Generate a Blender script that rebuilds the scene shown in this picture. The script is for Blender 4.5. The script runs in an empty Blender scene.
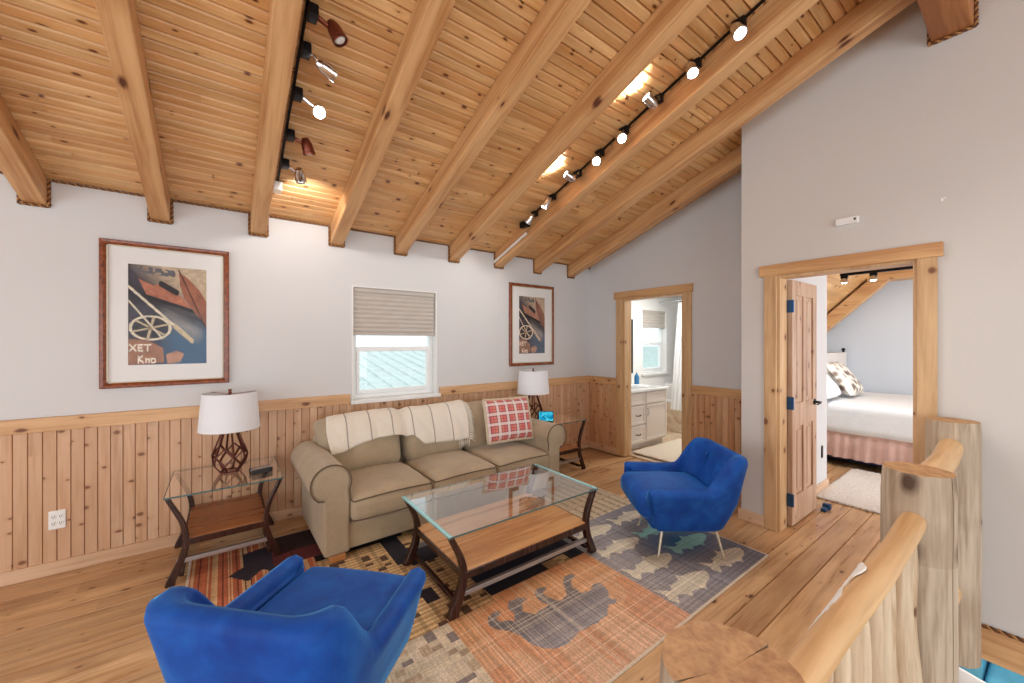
import bpy, bmesh, math, random
import numpy as np
from mathutils import Vector, Matrix, noise as mnoise
PI = math.pi
rnd = random.Random(7)
S = bpy.context.scene
COL = S.collection

# ------------------------------------------------------------------ helpers
def lin(c):
    c = c / 255.0
    return c / 12.92 if c <= 0.04045 else ((c + 0.055) / 1.055) ** 2.4
def rgb(r, g, b): return (lin(r), lin(g), lin(b))

def link(o, parent=None):
    COL.objects.link(o)
    if parent is not None: o.parent = parent
    return o

class MB:
    """collects geometry for ONE mesh object"""
    def __init__(s): s.v = []; s.f = []; s.m = []; s.T = Matrix.Identity(4)
    def add(s, vs, fs, mi=0):
        n = len(s.v)
        s.v += [tuple(s.T @ Vector(p)) for p in vs]
        s.f += [tuple(n + i for i in f) for f in fs]
        s.m += [mi] * len(fs)
    def box(s, x0, x1, y0, y1, z0, z1, mi=0, r=0.0, k=1):
        if r > 0:
            return s.rbox(((x0+x1)/2, (y0+y1)/2, (z0+z1)/2), (x1-x0, y1-y0, z1-z0), r, k, mi=mi)
        s.add([(x0,y0,z0),(x1,y0,z0),(x1,y1,z0),(x0,y1,z0),(x0,y0,z1),(x1,y0,z1),(x1,y1,z1),(x0,y1,z1)],
              [(0,3,2,1),(4,5,6,7),(0,1,5,4),(1,2,6,5),(2,3,7,6),(3,0,4,7)], mi)
    def rbox(s, c, size, r, k=3, n=1, crown=None, mi=0, fn=None):
        """rounded box; crown = bulge of (+x,-x.. ) given as (bx,by,bz); n inner subdivisions"""
        hs = [d/2 for d in size]; r = min(r, min(hs)*0.999)
        ax = []
        for h in hs:
            e = [h - r + r*math.sin(PI/2*j/k) for j in range(k+1)]     # from h-r to h
            inner = [-(h-r) + 2*(h-r)*j/n for j in range(n+1)]
            pts = [-q for q in reversed(e)] + inner[1:-1] + e
            ax.append(pts)
        idx = {}; vs = []; fs = []
        def vid(i, j, l):
            key = (i, j, l)
            if key in idx: return idx[key]
            p = [ax[0][i], ax[1][j], ax[2][l]]
            q = [max(-(h-r), min(h-r, t)) for t, h in zip(p, hs)]
            d = Vector([a-b for a, b in zip(p, q)])
            if d.length > 1e-9:
                # spread samples evenly on the arc
                d = d.normalized()*r
            o = Vector(q) + d
            if crown:
                u = [t/h for t, h in zip(o, hs)]
                for a in range(3):
                    if crown[a]:
                        b, cc = [x for x in range(3) if x != a]
                        w = max(0, 1-u[b]**2)*max(0, 1-u[cc]**2)
                        o[a] += crown[a]*(w**0.6)*u[a]
            if fn: o = fn(o)
            idx[key] = len(vs); vs.append((o[0]+c[0], o[1]+c[1], o[2]+c[2])); return idx[key]
        N = [len(a)-1 for a in ax]
        for a in range(3):
            b, cc = (a+1) % 3, (a+2) % 3
            for side in (0, N[a]):
                for i in range(N[b]):
                    for j in range(N[cc]):
                        q = []
                        for (di, dj) in ((0,0),(1,0),(1,1),(0,1)):
                            t = [0,0,0]; t[a] = side; t[b] = i+di; t[cc] = j+dj
                            q.append(vid(*t))
                        if side == 0: q.reverse()
                        fs.append(tuple(q))
        s.add(vs, fs, mi)
    def tube(s, path, r, n=8, caps=True, closed=False, mi=0, squash=None):
        P = [Vector(p) for p in path]; m = len(P)
        R = r if isinstance(r, (list, tuple)) else [r]*m
        up = None; vs = []; fs = []
        for i in range(m):
            if closed: t = P[(i+1) % m] - P[i-1]
            else: t = P[min(i+1, m-1)] - P[max(i-1, 0)]
            t.normalize()
            if up is None:
                up = Vector((0,0,1)) if abs(t.z) < 0.9 else Vector((0,1,0))
            a = t.cross(up)
            if a.length < 1e-6: a = t.orthogonal()
            a.normalize(); b = a.cross(t); up = b
            for j in range(n):
                th = 2*PI*j/n
                vs.append(tuple(P[i] + a*math.cos(th)*R[i] + b*math.sin(th)*R[i]*(squash or 1)))
        for i in range(m if closed else m-1):
            for j in range(n):
                i2 = (i+1) % m
                fs.append((i*n+j, i*n+(j+1) % n, i2*n+(j+1) % n, i2*n+j))
        if caps and not closed:
            fs.append(tuple(reversed(range(n)))); fs.append(tuple((m-1)*n+j for j in range(n)))
        s.add(vs, [f[::-1] for f in fs], mi)
    def bar(s, a, b, w, h, mi=0, up=(0,0,1)):
        """rectangular bar from a to b"""
        a = Vector(a); b = Vector(b); t = (b-a).normalized(); u = Vector(up)
        x = t.cross(u)
        if x.length < 1e-5: x = t.orthogonal()
        x.normalize(); y = x.cross(t)
        vs = []
        for p in (a, b):
            for (i, j) in ((-1,-1),(1,-1),(1,1),(-1,1)):
                vs.append(tuple(p + x*i*w/2 + y*j*h/2))
        s.add(vs, [(3,2,1,0),(4,5,6,7),(0,1,5,4),(1,2,6,5),(2,3,7,6),(3,0,4,7)], mi)
    def lathe(s, prof, n=24, c=(0,0,0), mi=0, caps=False):
        vs = []; fs = []; m = len(prof)
        for (r, z) in prof:
            for j in range(n):
                a = 2*PI*j/n; vs.append((c[0]+r*math.cos(a), c[1]+r*math.sin(a), c[2]+z))
        for i in range(m-1):
            for j in range(n):
                fs.append((i*n+j, i*n+(j+1) % n, (i+1)*n+(j+1) % n, (i+1)*n+j))
        if caps:
            fs.append(tuple(reversed(range(n)))); fs.append(tuple((m-1)*n+j for j in range(n)))
        s.add(vs, fs, mi)
    def prism(s, poly, to3, d0, d1, mi=0):
        """polygon (a,b) list extruded from d0 to d1; to3(a,b,d)->xyz"""
        n = len(poly)
        vs = [to3(a, b, d0) for a, b in poly] + [to3(a, b, d1) for a, b in poly]
        fs = [tuple(range(n)), tuple(reversed(range(n, 2*n)))]
        fs += [(i, n+i, n+(i+1) % n, (i+1) % n) for i in range(n)]
        s.add(vs, fs, mi)
    def sheet(s, grid, mi=0):
        """grid[i][j] of points"""
        m = len(grid); n = len(grid[0])
        s.add([p for row in grid for p in row],
              [(i*n+j, i*n+j+1, (i+1)*n+j+1, (i+1)*n+j) for i in range(m-1) for j in range(n-1)], mi)
    def build(s, name, mats, parent=None, smooth=None, fix=True):
        me = bpy.data.meshes.new(name)
        me.from_pydata(s.v, [], s.f)
        if not isinstance(mats, (list, tuple)): mats = [mats]
        for m in mats: me.materials.append(m)
        if len(mats) > 1: me.polygons.foreach_set('material_index', s.m)
        if fix:
            bm = bmesh.new(); bm.from_mesh(me)
            bmesh.ops.recalc_face_normals(bm, faces=bm.faces); bm.to_mesh(me); bm.free()
        if smooth:
            me.polygons.foreach_set('use_smooth', [True]*len(me.polygons))
            if smooth < 180: me.set_sharp_from_angle(angle=math.radians(smooth))
        me.update()
        return link(bpy.data.objects.new(name, me), parent)

def thing(name, label, cat, loc=(0,0,0), rotz=0.0, group=None):
    o = bpy.data.objects.new(name, None); o.empty_display_size = 0.1
    o.location = loc; o.rotation_euler = (0, 0, rotz)
    link(o); return tag(o, label, cat, group)
def tag(o, label, cat, group=None):
    o['label'] = label; o['category'] = cat
    if group: o['group'] = group
    return o
def struct(o): o['kind'] = 'structure'; return o
def lab(o, label): o['label'] = label; return o

# ------------------------------------------------------------------ materials
class NT:
    def __init__(s, name):
        s.mat = bpy.data.materials.new(name); s.mat.use_nodes = True
        s.t = s.mat.node_tree; s.t.nodes.clear()
        s.out = s.n('ShaderNodeOutputMaterial')
    def n(s, typ, **kw):
        nd = s.t.nodes.new(typ)
        for k, v in kw.items(): setattr(nd, k, v)
        return nd
    def l(s, a, b): s.t.links.new(a, b)
    def math(s, op, a, b=None, c=None):
        nd = s.n('ShaderNodeMath', operation=op)
        for i, x in enumerate((a, b, c)):
            if x is None: continue
            if isinstance(x, (int, float)): nd.inputs[i].default_value = x
            else: s.l(x, nd.inputs[i])
        return nd.outputs[0]
    def comb(s, x, y, z):
        nd = s.n('ShaderNodeCombineXYZ')
        for i, q in enumerate((x, y, z)):
            if isinstance(q, (int, float)): nd.inputs[i].default_value = q
            else: s.l(q, nd.inputs[i])
        return nd.outputs[0]
    def mix(s, fac, a, b, blend='MIX'):
        nd = s.n('ShaderNodeMix', data_type='RGBA', blend_type=blend)
        for sock, q in ((nd.inputs[0], fac), (nd.inputs[6], a), (nd.inputs[7], b)):
            if isinstance(q, (int, float)): sock.default_value = q
            elif isinstance(q, tuple): sock.default_value = (*q, 1) if len(q) == 3 else q
            else: s.l(q, sock)
        return nd.outputs[2]
    def ramp(s, fac, stops):
        nd = s.n('ShaderNodeValToRGB'); s.l(fac, nd.inputs[0])
        cr = nd.color_ramp
        while len(cr.elements) < len(stops): cr.elements.new(0.5)
        for e, (p, c) in zip(cr.elements, stops):
            e.position = p; e.color = (*c, 1) if isinstance(c, tuple) else (c, c, c, 1)
        return nd.outputs[0]
    def noise(s, vec, scale, detail=3, rough=0.55, dist=0.0):
        nd = s.n('ShaderNodeTexNoise'); nd.inputs['Scale'].default_value = scale
        nd.inputs['Detail'].default_value = detail; nd.inputs['Roughness'].default_value = rough
        nd.inputs['Distortion'].default_value = dist
        if vec is not None: s.l(vec, nd.inputs['Vector'])
        return nd.outputs[0]
    def bsdf(s, color, rough=0.5, metal=0.0, bump=None, bstr=0.2, bdist=0.01, **kw):
        p = s.n('ShaderNodeBsdfPrincipled')
        if isinstance(color, tuple): p.inputs['Base Color'].default_value = (*color, 1)
        else: s.l(color, p.inputs['Base Color'])
        if isinstance(rough, (int, float)): p.inputs['Roughness'].default_value = rough
        else: s.l(rough, p.inputs['Roughness'])
        p.inputs['Metallic'].default_value = metal
        for k, v in kw.items(): p.inputs[k.replace('_', ' ')].default_value = v
        if bump is not None:
            b = s.n('ShaderNodeBump'); b.inputs['Strength'].default_value = bstr; b.inputs['Distance'].default_value = bdist
            s.l(bump, b.inputs['Height']); s.l(b.outputs[0], p.inputs['Normal'])
        s.l(p.outputs[0], s.out.inputs[0]); return p
    def coord(s, kind='Object'):
        return s.n('ShaderNodeTexCoord').outputs[kind]

def plain(name, color, rough=0.5, metal=0.0, var=0.06, scale=30, bstr=0.05, **kw):
    t = NT(name); c = t.coord()
    nz = t.noise(c, scale, 3)
    dark = tuple(x*(1-var) for x in color); lite = tuple(min(1, x*(1+var)) for x in color)
    t.bsdf(t.ramp(nz, [(0.3, dark), (0.7, lite)]), rough, metal, bump=nz, bstr=bstr, **kw)
    return t.mat

def wood(name, c1, c2, knot, along='X', across='Y', pw=None, off=0.0, seg=2.4, tone=0.16, rough=0.4,
         grain=1.0, knots=True, kscale=1.0, ku=4.5, kv=9.0, slope=0.0, kth=0.10, perobj=False, tint=None, bstr=0.12, scratch=False, kdens=0.5):
    """c1 light, c2 dark; grain runs along the given axis; pw = board width for board-by-board tone"""
    t = NT(name); sep = t.n('ShaderNodeSeparateXYZ'); t.l(t.coord(), sep.inputs[0])
    A = {'X': sep.outputs[0], 'Y': sep.outputs[1], 'Z': sep.outputs[2]}
    u = A[along]; v = A[across]; w = A[[k for k in 'XYZ' if k not in (along, across)][0]]
    if slope: w = t.math('ADD', w, t.math('MULTIPLY', A['Y'], slope))
    if perobj:
        oi = t.n('ShaderNodeObjectInfo').outputs['Random']
        u = t.math('ADD', u, t.math('MULTIPLY', oi, 31.0)); 
    r = None
    if pw:
        pid = t.math('FLOOR', t.math('DIVIDE', t.math('SUBTRACT', v, off), pw))
        wn = t.n('ShaderNodeTexWhiteNoise', noise_dimensions='1D'); t.l(pid, wn.inputs['W'])
        sid = t.math('FLOOR', t.math('ADD', t.math('DIVIDE', u, seg), t.math('MULTIPLY', wn.outputs[0], 9.7)))
        wn2 = t.n('ShaderNodeTexWhiteNoise', noise_dimensions='2D'); t.l(t.comb(pid, sid, 0.0), wn2.inputs['Vector'])
        r = wn2.outputs[0]
        u2 = t.math('ADD', u, t.math('MULTIPLY', r, 53.0))
    else: u2 = u
    g = grain
    vec = t.comb(t.math('MULTIPLY', u2, 1.3*g), t.math('MULTIPLY', v, 16*g), t.math('MULTIPLY', w, 16*g))
    n1 = t.noise(vec, 1.0, 5, 0.6, 0.35)
    vec2 = t.comb(t.math('MULTIPLY', u2, 3.0*g), t.math('MULTIPLY', v, 70*g), t.math('MULTIPLY', w, 70*g))
    n2 = t.noise(vec2, 1.0, 2, 0.5)
    f = t.math('ADD', t.math('MULTIPLY', n1, 0.75), t.math('MULTIPLY', n2, 0.25))
    col = t.ramp(f, [(0.38, c2), (0.52, tuple((a*0.65+b*0.35) for a, b in zip(c1, c2))), (0.63, c1)])
    if r is not None:
        k = t.math('ADD', t.math('MULTIPLY', r, 2*tone), 1-tone)
        cb = t.n('ShaderNodeCombineColor'); 
        for i in range(3): t.l(k, cb.inputs[i])
        col = t.mix(1.0, col, cb.outputs[0], 'MULTIPLY')
        if tint:
            wn3 = t.n('ShaderNodeTexWhiteNoise', noise_dimensions='2D'); t.l(t.comb(t.math('ADD', pid, 77.0), sid, 0.0), wn3.inputs['Vector'])
            col = t.mix(t.math('MULTIPLY', wn3.outputs[0], tint[1]), col, tint[0])
    if knots:
        vo = t.n('ShaderNodeTexVoronoi', voronoi_dimensions='2D'); vo.inputs['Scale'].default_value = 1.0
        t.l(t.comb(t.math('MULTIPLY', u2, ku*kscale), t.math('MULTIPLY', t.math('ADD', v, w), kv*kscale), 0.0), vo.inputs['Vector'])
        sepc = t.n('ShaderNodeSeparateColor'); t.l(vo.outputs['Color'], sepc.inputs[0])
        gate = t.math('LESS_THAN', sepc.outputs[0], kdens)
        wob = t.math('ADD', vo.outputs['Distance'], t.math('MULTIPLY', t.math('SUBTRACT', n1, 0.5), 0.22))
        size = t.math('ADD', t.math('MULTIPLY', sepc.outputs[1], kth), kth*0.6)
        m = t.n('ShaderNodeMapRange'); t.l(wob, m.inputs[0]); t.l(size, m.inputs[1]); t.l(t.math('MULTIPLY', size, 0.45), m.inputs[2])
        m.inputs[3].default_value = 0; m.inputs[4].default_value = 1
        halo = t.n('ShaderNodeMapRange'); t.l(wob, halo.inputs[0]); t.l(t.math('MULTIPLY', size, 2.6), halo.inputs[1]); t.l(size, halo.inputs[2])
        halo.inputs[3].default_value = 0; halo.inputs[4].default_value = 0.45
        col = t.mix(t.math('MULTIPLY', halo.outputs[0], gate), col, c2)
        col = t.mix(t.math('MULTIPLY', m.outputs[0], gate), col, knot)
    if scratch:
        ns = t.noise(t.comb(t.math('MULTIPLY', u, 0.8), t.math('MULTIPLY', v, 2.2), 0.0), 1.6, 4, 0.6)
        col = t.mix(t.ramp(ns, [(0.52, 0.0), (0.68, 0.55)]), col, scratch)
    rr = t.math('ADD', t.math('MULTIPLY', n1, 0.25), rough-0.12)
    t.bsdf(col, rr, bump=f, bstr=bstr, bdist=0.004)
    return t.mat

M = {}
# pine of several ages
M['ceil'] = wood('ceiling_pine', rgb(234,194,140), rgb(204,152,92), rgb(104,54,24), 'X', 'Y', pw=0.0590, off=3.785, seg=2.3, tone=0.13, rough=0.42, tint=(rgb(208,146,90), 0.45), kth=0.10, kdens=0.42, slope=1/3, ku=6.0, kv=13.0)
M['beam'] = wood('beam_pine', rgb(224,178,126), rgb(184,128,78), rgb(92,44,22), 'Y', 'X', rough=0.5, perobj=True, kscale=0.6, kth=0.08, kdens=0.45, grain=0.8, slope=1/3, ku=3.0, kv=7.0)
M['ridge'] = wood('ridge_pine', rgb(190,128,74), rgb(148,88,42), rgb(104,50,22), 'X', 'Y', rough=0.5, kscale=0.5, kth=0.06, kdens=0.35, grain=0.8)
KN = dict(ku=10.5, kv=7.5)
M['wains'] = wood('wainscot_pine', rgb(224,188,156), rgb(196,152,116), rgb(134,88,56), 'Z', 'X', pw=0.0612, off=-3.5, seg=9, tone=0.08, rough=0.42, tint=(rgb(198,150,112), 0.5), kth=0.12, kdens=0.5, **KN)
M['wainsB'] = wood('wainscot_pine_side', rgb(222,182,142), rgb(190,140,98), rgb(128,80,48), 'Z', 'Y', pw=0.0612, off=-3.5, seg=9, tone=0.08, rough=0.42, tint=(rgb(196,140,92), 0.5), kth=0.12, kdens=0.5, **KN)
M['railX'] = wood('rail_pine', rgb(226,184,138), rgb(200,152,104), rgb(120,68,34), 'X', 'Z', rough=0.4, kscale=0.8, kth=0.08, kdens=0.4)
M['railY'] = wood('rail_pine_side', rgb(222,178,126), rgb(192,140,90), rgb(120,68,34), 'Y', 'Z', rough=0.4, kscale=0.8, kth=0.08, kdens=0.4)
M['base'] = wood('baseboard_pine', rgb(226,192,160), rgb(202,162,128), rgb(150,100,64), 'X', 'Z', rough=0.4, kscale=0.7, kth=0.07)
M['baseY'] = wood('baseboard_pine_side', rgb(226,192,160), rgb(202,162,128), rgb(150,100,64), 'Y', 'Z', rough=0.4, kscale=0.7, kth=0.07)
M['case'] = wood('casing_pine', rgb(220,182,136), rgb(190,148,102), rgb(122,76,42), 'Z', 'Y', rough=0.42, kscale=0.8, kth=0.10, kdens=0.35, ku=6.0, kv=7.0)
M['door'] = wood('door_pine', rgb(212,180,152), rgb(178,140,112), rgb(110,70,46), 'Z', 'X', rough=0.4, kscale=0.7, kth=0.06)
M['floor'] = wood('floor_pine', rgb(228,192,146), rgb(180,138,96), rgb(84,46,22), 'X', 'Y', pw=0.142, off=0.842, seg=3.1, tone=0.13, rough=0.30, tint=(rgb(168,116,74), 0.5), kth=0.08, kdens=0.4, scratch=rgb(152,112,80), bstr=0.25)
M['lowfloor'] = wood('lower_floor_pine', rgb(206,146,88), rgb(160,98,50), rgb(90,48,20), 'X', 'Y', pw=0.142, seg=3.1, rough=0.32)
M['log'] = wood('peeled_log', rgb(206,190,168), rgb(150,128,104), rgb(84,62,46), 'Z', 'X', rough=0.6, perobj=False, kscale=0.8, kth=0.15, kdens=0.6, bstr=0.6, ku=4, kv=6)
M['logtop'] = wood('log_end_grain', rgb(206,166,120), rgb(168,124,82), rgb(110,66,36), 'Z', 'X', rough=0.6, knots=False, grain=1.6)
M['hand'] = wood('handrail_log', rgb(228,190,140), rgb(196,152,102), rgb(116,68,34), 'X', 'Y', rough=0.4, kscale=0.6, kth=0.08, kdens=0.4, grain=0.8)
M['stick'] = wood('peeled_branch', rgb(218,200,172), rgb(182,154,122), rgb(110,78,54), 'Z', 'X', rough=0.5, kscale=1.0, kth=0.09, kdens=0.4)
M['darkwood'] = wood('espresso_wood', rgb(68,38,30), rgb(38,20,16), rgb(30,14,10), 'Z', 'X', rough=0.25, knots=False, bstr=0.05)
M['shelfwood'] = wood('chestnut_board', rgb(208,156,102), rgb(168,112,64), rgb(90,50,24), 'X', 'Y', rough=0.28, knots=False, bstr=0.05, grain=0.7)
M['shelfdark'] = wood('dark_chestnut_board', rgb(164,104,60), rgb(118,68,36), rgb(90,50,24), 'X', 'Y', rough=0.28, knots=False, bstr=0.05, grain=0.7)  # end table shelves: same board, shade put into the darker colour
M['footwood'] = plain('sofa_foot_wood', rgb(190,126,70), 0.4)

def wall_mat(name, c):
    t = NT(name); co = t.coord(); nz = t.noise(co, 60, 3); big = t.noise(co, 1.5, 2)
    col = t.ramp(big, [(0.3, tuple(x*0.97 for x in c)), (0.7, c)])
    t.bsdf(col, 0.85, bump=nz, bstr=0.08, bdist=0.003); return t.mat
M['wall'] = wall_mat('painted_plaster', rgb(220,220,221))
M['wallC'] = wall_mat('painted_plaster_warm', rgb(214,210,206))
M['bedwall'] = wall_mat('painted_plaster_cool', rgb(206,212,220))
M['white'] = plain('white_paint', rgb(240,240,238), 0.4, var=0.02)
M['vinyl'] = plain('white_vinyl', rgb(242,244,244), 0.3, var=0.01)
M['plate'] = plain('white_plastic', rgb(244,244,242), 0.35, var=0.01)
M['dark'] = plain('dark_plastic', rgb(28,28,30), 0.4)
M['black'] = plain('black_metal', rgb(22,22,26), 0.35, 0.6)
M['chrome'] = plain('chrome', rgb(220,222,226), 0.12, 1.0, var=0.02)
M['bronze'] = plain('bronze_metal', rgb(120,62,44), 0.3, 0.7)
M['copper'] = plain('dark_copper_bars', rgb(96,50,42), 0.32, 0.55)
M['silver'] = plain('brushed_bar', rgb(176,174,176), 0.3, 0.6)
M['hinge'] = plain('blued_steel', rgb(38,74,116), 0.35, 0.6)
M['leg'] = plain('champagne_metal', rgb(228,218,196), 0.25, 0.5)
M['counter'] = plain('white_stone', rgb(236,236,234), 0.15, var=0.03, scale=12)
M['cab'] = plain('cabinet_paint', rgb(226,214,204), 0.4, var=0.02)
M['ceram'] = plain('white_ceramic', rgb(242,242,240), 0.1, var=0.01)
M['shade'] = None
M['curtain'] = plain('curtain_cloth', rgb(238,238,236), 0.8, var=0.02)
M['cloth_white'] = plain('white_bedding', rgb(236,240,243), 0.85, var=0.03, scale=14, bstr=0.25)
M['skirt'] = plain('dusty_pink_cloth', rgb(206,170,158), 0.85, var=0.08, scale=12, bstr=0.2)
M['bedbase'] = plain('dark_blue_cloth', rgb(24,26,66), 0.8)  # dark blue bed base, visible below the skirt
M['mat'] = plain('cream_pile', rgb(230,216,196), 0.95, var=0.12, scale=90, bstr=0.6)
M['shag'] = plain('pale_shag', rgb(222,214,206), 0.95, var=0.16, scale=70, bstr=0.8)
M['teal'] = plain('blue_plastic', rgb(52,128,178), 0.3)
M['lowblue'] = plain('blue_upholstery', rgb(38,104,170), 0.6, var=0.2, scale=6)
M['lowcyan'] = plain('pale_blue_cushion', rgb(92,176,206), 0.6, var=0.15, scale=6)
M['soil'] = plain('weathered_roof_metal', rgb(222,234,230), 0.5, var=0.08, scale=3)
M['mirror'] = plain('mirror_glass', rgb(96,128,146), 0.05, 0.8)

def fabric(name, c, var=0.12, scale=220, rough=0.85, bstr=0.25, blot=0.10, sheen=0.3):
    t = NT(name); co = t.coord()
    w = t.noise(co, scale, 2); b = t.noise(co, 5, 3)
    f = t.math('ADD', t.math('MULTIPLY', w, 0.5), t.math('MULTIPLY', b, 0.5))
    col = t.ramp(f, [(0.35, tuple(x*(1-var-blot) for x in c)), (0.65, tuple(min(1, x*(1+var)) for x in c))])
    p = t.bsdf(col, rough, bump=t.math('ADD', w, t.math('MULTIPLY', b, 3.0)), bstr=bstr, bdist=0.004)
    p.inputs['Sheen Weight'].default_value = sheen; return t.mat
M['sofa'] = fabric('taupe_upholstery', rgb(184,166,138))
M['sofadk'] = fabric('taupe_upholstery_welt', rgb(104,84,60))
M['shadecloth'] = fabric('lampshade_linen', rgb(240,243,248), 0.02, 300, 0.8, 0.05, 0.01)
M['blind'] = fabric('cellular_blind', rgb(196,188,180), 0.03, 100, 0.8, 0.05, 0.02)

def velvet():
    t = NT('blue_velvet'); co = t.coord(); b = t.noise(co, 7, 4, 0.6, 0.4); w = t.noise(co, 240, 2)
    col = t.ramp(b, [(0.25, rgb(10,56,140)), (0.5, rgb(15,76,164)), (0.78, rgb(28,100,188))])
    p = t.bsdf(col, 0.62, bump=t.math('ADD', w, t.math('MULTIPLY', b, 0.8)), bstr=0.10, bdist=0.003)
    p.inputs['Sheen Weight'].default_value = 0.9; p.inputs['Sheen Roughness'].default_value = 0.28
    p.inputs['Sheen Tint'].default_value = (*rgb(96,176,240), 1)
    p.inputs['Specular IOR Level'].default_value = 0.25
    return t.mat
M['velvet'] = velvet()

def glass(name, tint=(0.95, 0.985, 0.98), edge=False, gloss=1.0):
    t = NT(name); tr = t.n('ShaderNodeBsdfTransparent'); tr.inputs[0].default_value = (*tint, 1)
    gl = t.n('ShaderNodeBsdfGlossy'); gl.inputs['Roughness'].default_value = 0.0; gl.inputs[0].default_value = (1, 1, 1, 1)
    fr = t.n('ShaderNodeFresnel'); fr.inputs[0].default_value = 1.5
    mx = t.n('ShaderNodeMixShader'); geo = t.n('ShaderNodeNewGeometry'); t.l(t.math('MULTIPLY', t.math('MULTIPLY', fr.outputs[0], gloss), t.math('SUBTRACT', 1.0, geo.outputs['Backfacing'])), mx.inputs[0]); t.l(tr.outputs[0], mx.inputs[1]); t.l(gl.outputs[0], mx.inputs[2])
    t.l(mx.outputs[0], t.out.inputs[0]); return t.mat
M['glass'] = glass('clear_glass')
M['tableglass'] = glass('table_glass', (0.975, 0.995, 0.99), gloss=2.6)
M['pane'] = glass('window_pane', (0.97, 1.0, 1.0))
def glassedge_lit():
    t = NT('glass_edge'); t.bsdf(rgb(150,206,212), 0.08, 0.0); return t.mat  # bevel glass with reflected window light put into the pale colour
M['gedge'] = glassedge_lit()
M['gedgedk'] = plain('glass_edge_dark', rgb(84,112,112), 0.1)
def emit(name, c, s):
    t = NT(name); e = t.n('ShaderNodeEmission'); e.inputs[0].default_value = (*c, 1); e.inputs[1].default_value = s
    t.l(e.outputs[0], t.out.inputs[0]); return t.mat
M['bulb_on'] = emit('lit_bulb', (1, 0.97, 0.92), 30)
M['bulb_off'] = plain('bulb_face', rgb(226,226,224), 0.15)
def vcol(name, rough=0.9, bstr=0.0, scale=300):
    t = NT(name); a = t.n('ShaderNodeAttribute', attribute_name='Col')
    nz = t.noise(t.coord(), scale, 2)
    t.bsdf(a.outputs[0], rough, bump=nz, bstr=bstr, bdist=0.003); return t.mat
M['rug'] = vcol('woven_rug', 0.95, 0.5)
M['print'] = vcol('art_print', 0.5)
def bathstone():
    t = NT('beige_stone'); co = t.coord(); n1 = t.noise(co, 4, 5, 0.65, 1.5)
    t.bsdf(t.ramp(n1, [(0.3, rgb(196,160,124)), (0.5, rgb(226,204,176)), (0.7, rgb(238,224,204))]), 0.2); return t.mat
M['stone'] = bathstone()
def ropemat():
    t = NT('jute_rope'); nz = t.noise(t.coord(), 200, 2)
    t.bsdf(t.ramp(nz, [(0.3, rgb(140,92,50)), (0.7, rgb(206,156,98))]), 0.8); return t.mat
M['rope'] = ropemat()
M['ropedk'] = plain('dark_rope_strand', rgb(104,64,38), 0.8)
def screenmat():
    t = NT('lit_screen'); co = t.coord(); nz = t.noise(co, 22, 3, 0.6, 1.0)
    col = t.ramp(nz, [(0.35, rgb(10,60,110)), (0.5, rgb(30,170,210)), (0.68, rgb(120,240,240))])
    e = t.n('ShaderNodeEmission'); t.l(col, e.inputs[0]); e.inputs[1].default_value = 1.1; t.l(e.outputs[0], t.out.inputs[0]); return t.mat
M['screen'] = screenmat()

# colour-per-cell grids (woven rug, art prints)
def colgrid(name, nx, ny, P, colors, mat, parent=None):
    """P(u,v)->xyz with u,v in 0..1 ; colors array (ny,nx,3) linear"""
    us = np.linspace(0, 1, nx+1); vs = np.linspace(0, 1, ny+1)
    U, V = np.meshgrid(us, vs)
    co = np.array(P(U, V)).reshape(3, -1).T
    idx = np.arange((nx+1)*(ny+1)).reshape(ny+1, nx+1)
    q = np.stack([idx[:-1,:-1], idx[:-1,1:], idx[1:,1:], idx[1:,:-1]], -1).reshape(-1, 4)
    me = bpy.data.meshes.new(name)
    me.vertices.add(len(co)); me.vertices.foreach_set('co', co.astype(np.float32).ravel())
    me.loops.add(q.size); me.loops.foreach_set('vertex_index', q.astype(np.int32).ravel())
    me.polygons.add(len(q)); me.polygons.foreach_set('loop_start', np.arange(0, q.size, 4, dtype=np.int32))
    me.update(calc_edges=True); me.validate()
    at = me.color_attributes.new('Col', 'FLOAT_COLOR', 'CORNER')
    c4 = np.ones((len(q), 4, 4), np.float32); c4[:, :, :3] = np.clip(colors.reshape(-1, 1, 3), 0, 1)
    at.data.foreach_set('color', c4.ravel())
    me.materials.append(mat)
    return link(bpy.data.objects.new(name, me), parent)

def inpoly(X, Y, poly):
    ins = np.zeros(X.shape, bool); n = len(poly)
    for i in range(n):
        x1, y1 = poly[i]; x2, y2 = poly[(i+1) % n]
        if y1 == y2: continue
        c = ((y1 > Y) != (y2 > Y)) & (X < (x2-x1)*(Y-y1)/(y2-y1)+x1)
        ins ^= c
    return ins
def seg_dist(X, Y, a, b):
    ax, ay = a; bx, by = b; dx, dy = bx-ax, by-ay
    t = np.clip(((X-ax)*dx+(Y-ay)*dy)/(dx*dx+dy*dy+1e-12), 0, 1)
    return np.hypot(X-ax-t*dx, Y-ay-t*dy)
def vnoise(X, Y, sc, seed):
    g = np.random.default_rng(seed).random((64, 64))
    x = X*sc; y = Y*sc; xi = np.floor(x).astype(int); yi = np.floor(y).astype(int); fx = x-xi; fy = y-yi
    fx = fx*fx*(3-2*fx); fy = fy*fy*(3-2*fy)
    G = lambda i, j: g[j % 64, i % 64]
    return (G(xi,yi)*(1-fx)+G(xi+1,yi)*fx)*(1-fy)+(G(xi,yi+1)*(1-fx)+G(xi+1,yi+1)*fx)*fy
L3 = lambda r, g, b: np.array(rgb(r, g, b))

# ------------------------------------------------------------------ room dimensions
YA, XB, XC = 3.785, 4.181, 3.509          # window wall, bathroom wall, bedroom wall
SL = 1/3
def zc(y): return 2.54 + SL*(YA-y)        # ceiling height over y
YR = 0.30                                  # ridge line
YF, XL, XE = -3.4, -3.5, 8.2

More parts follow.
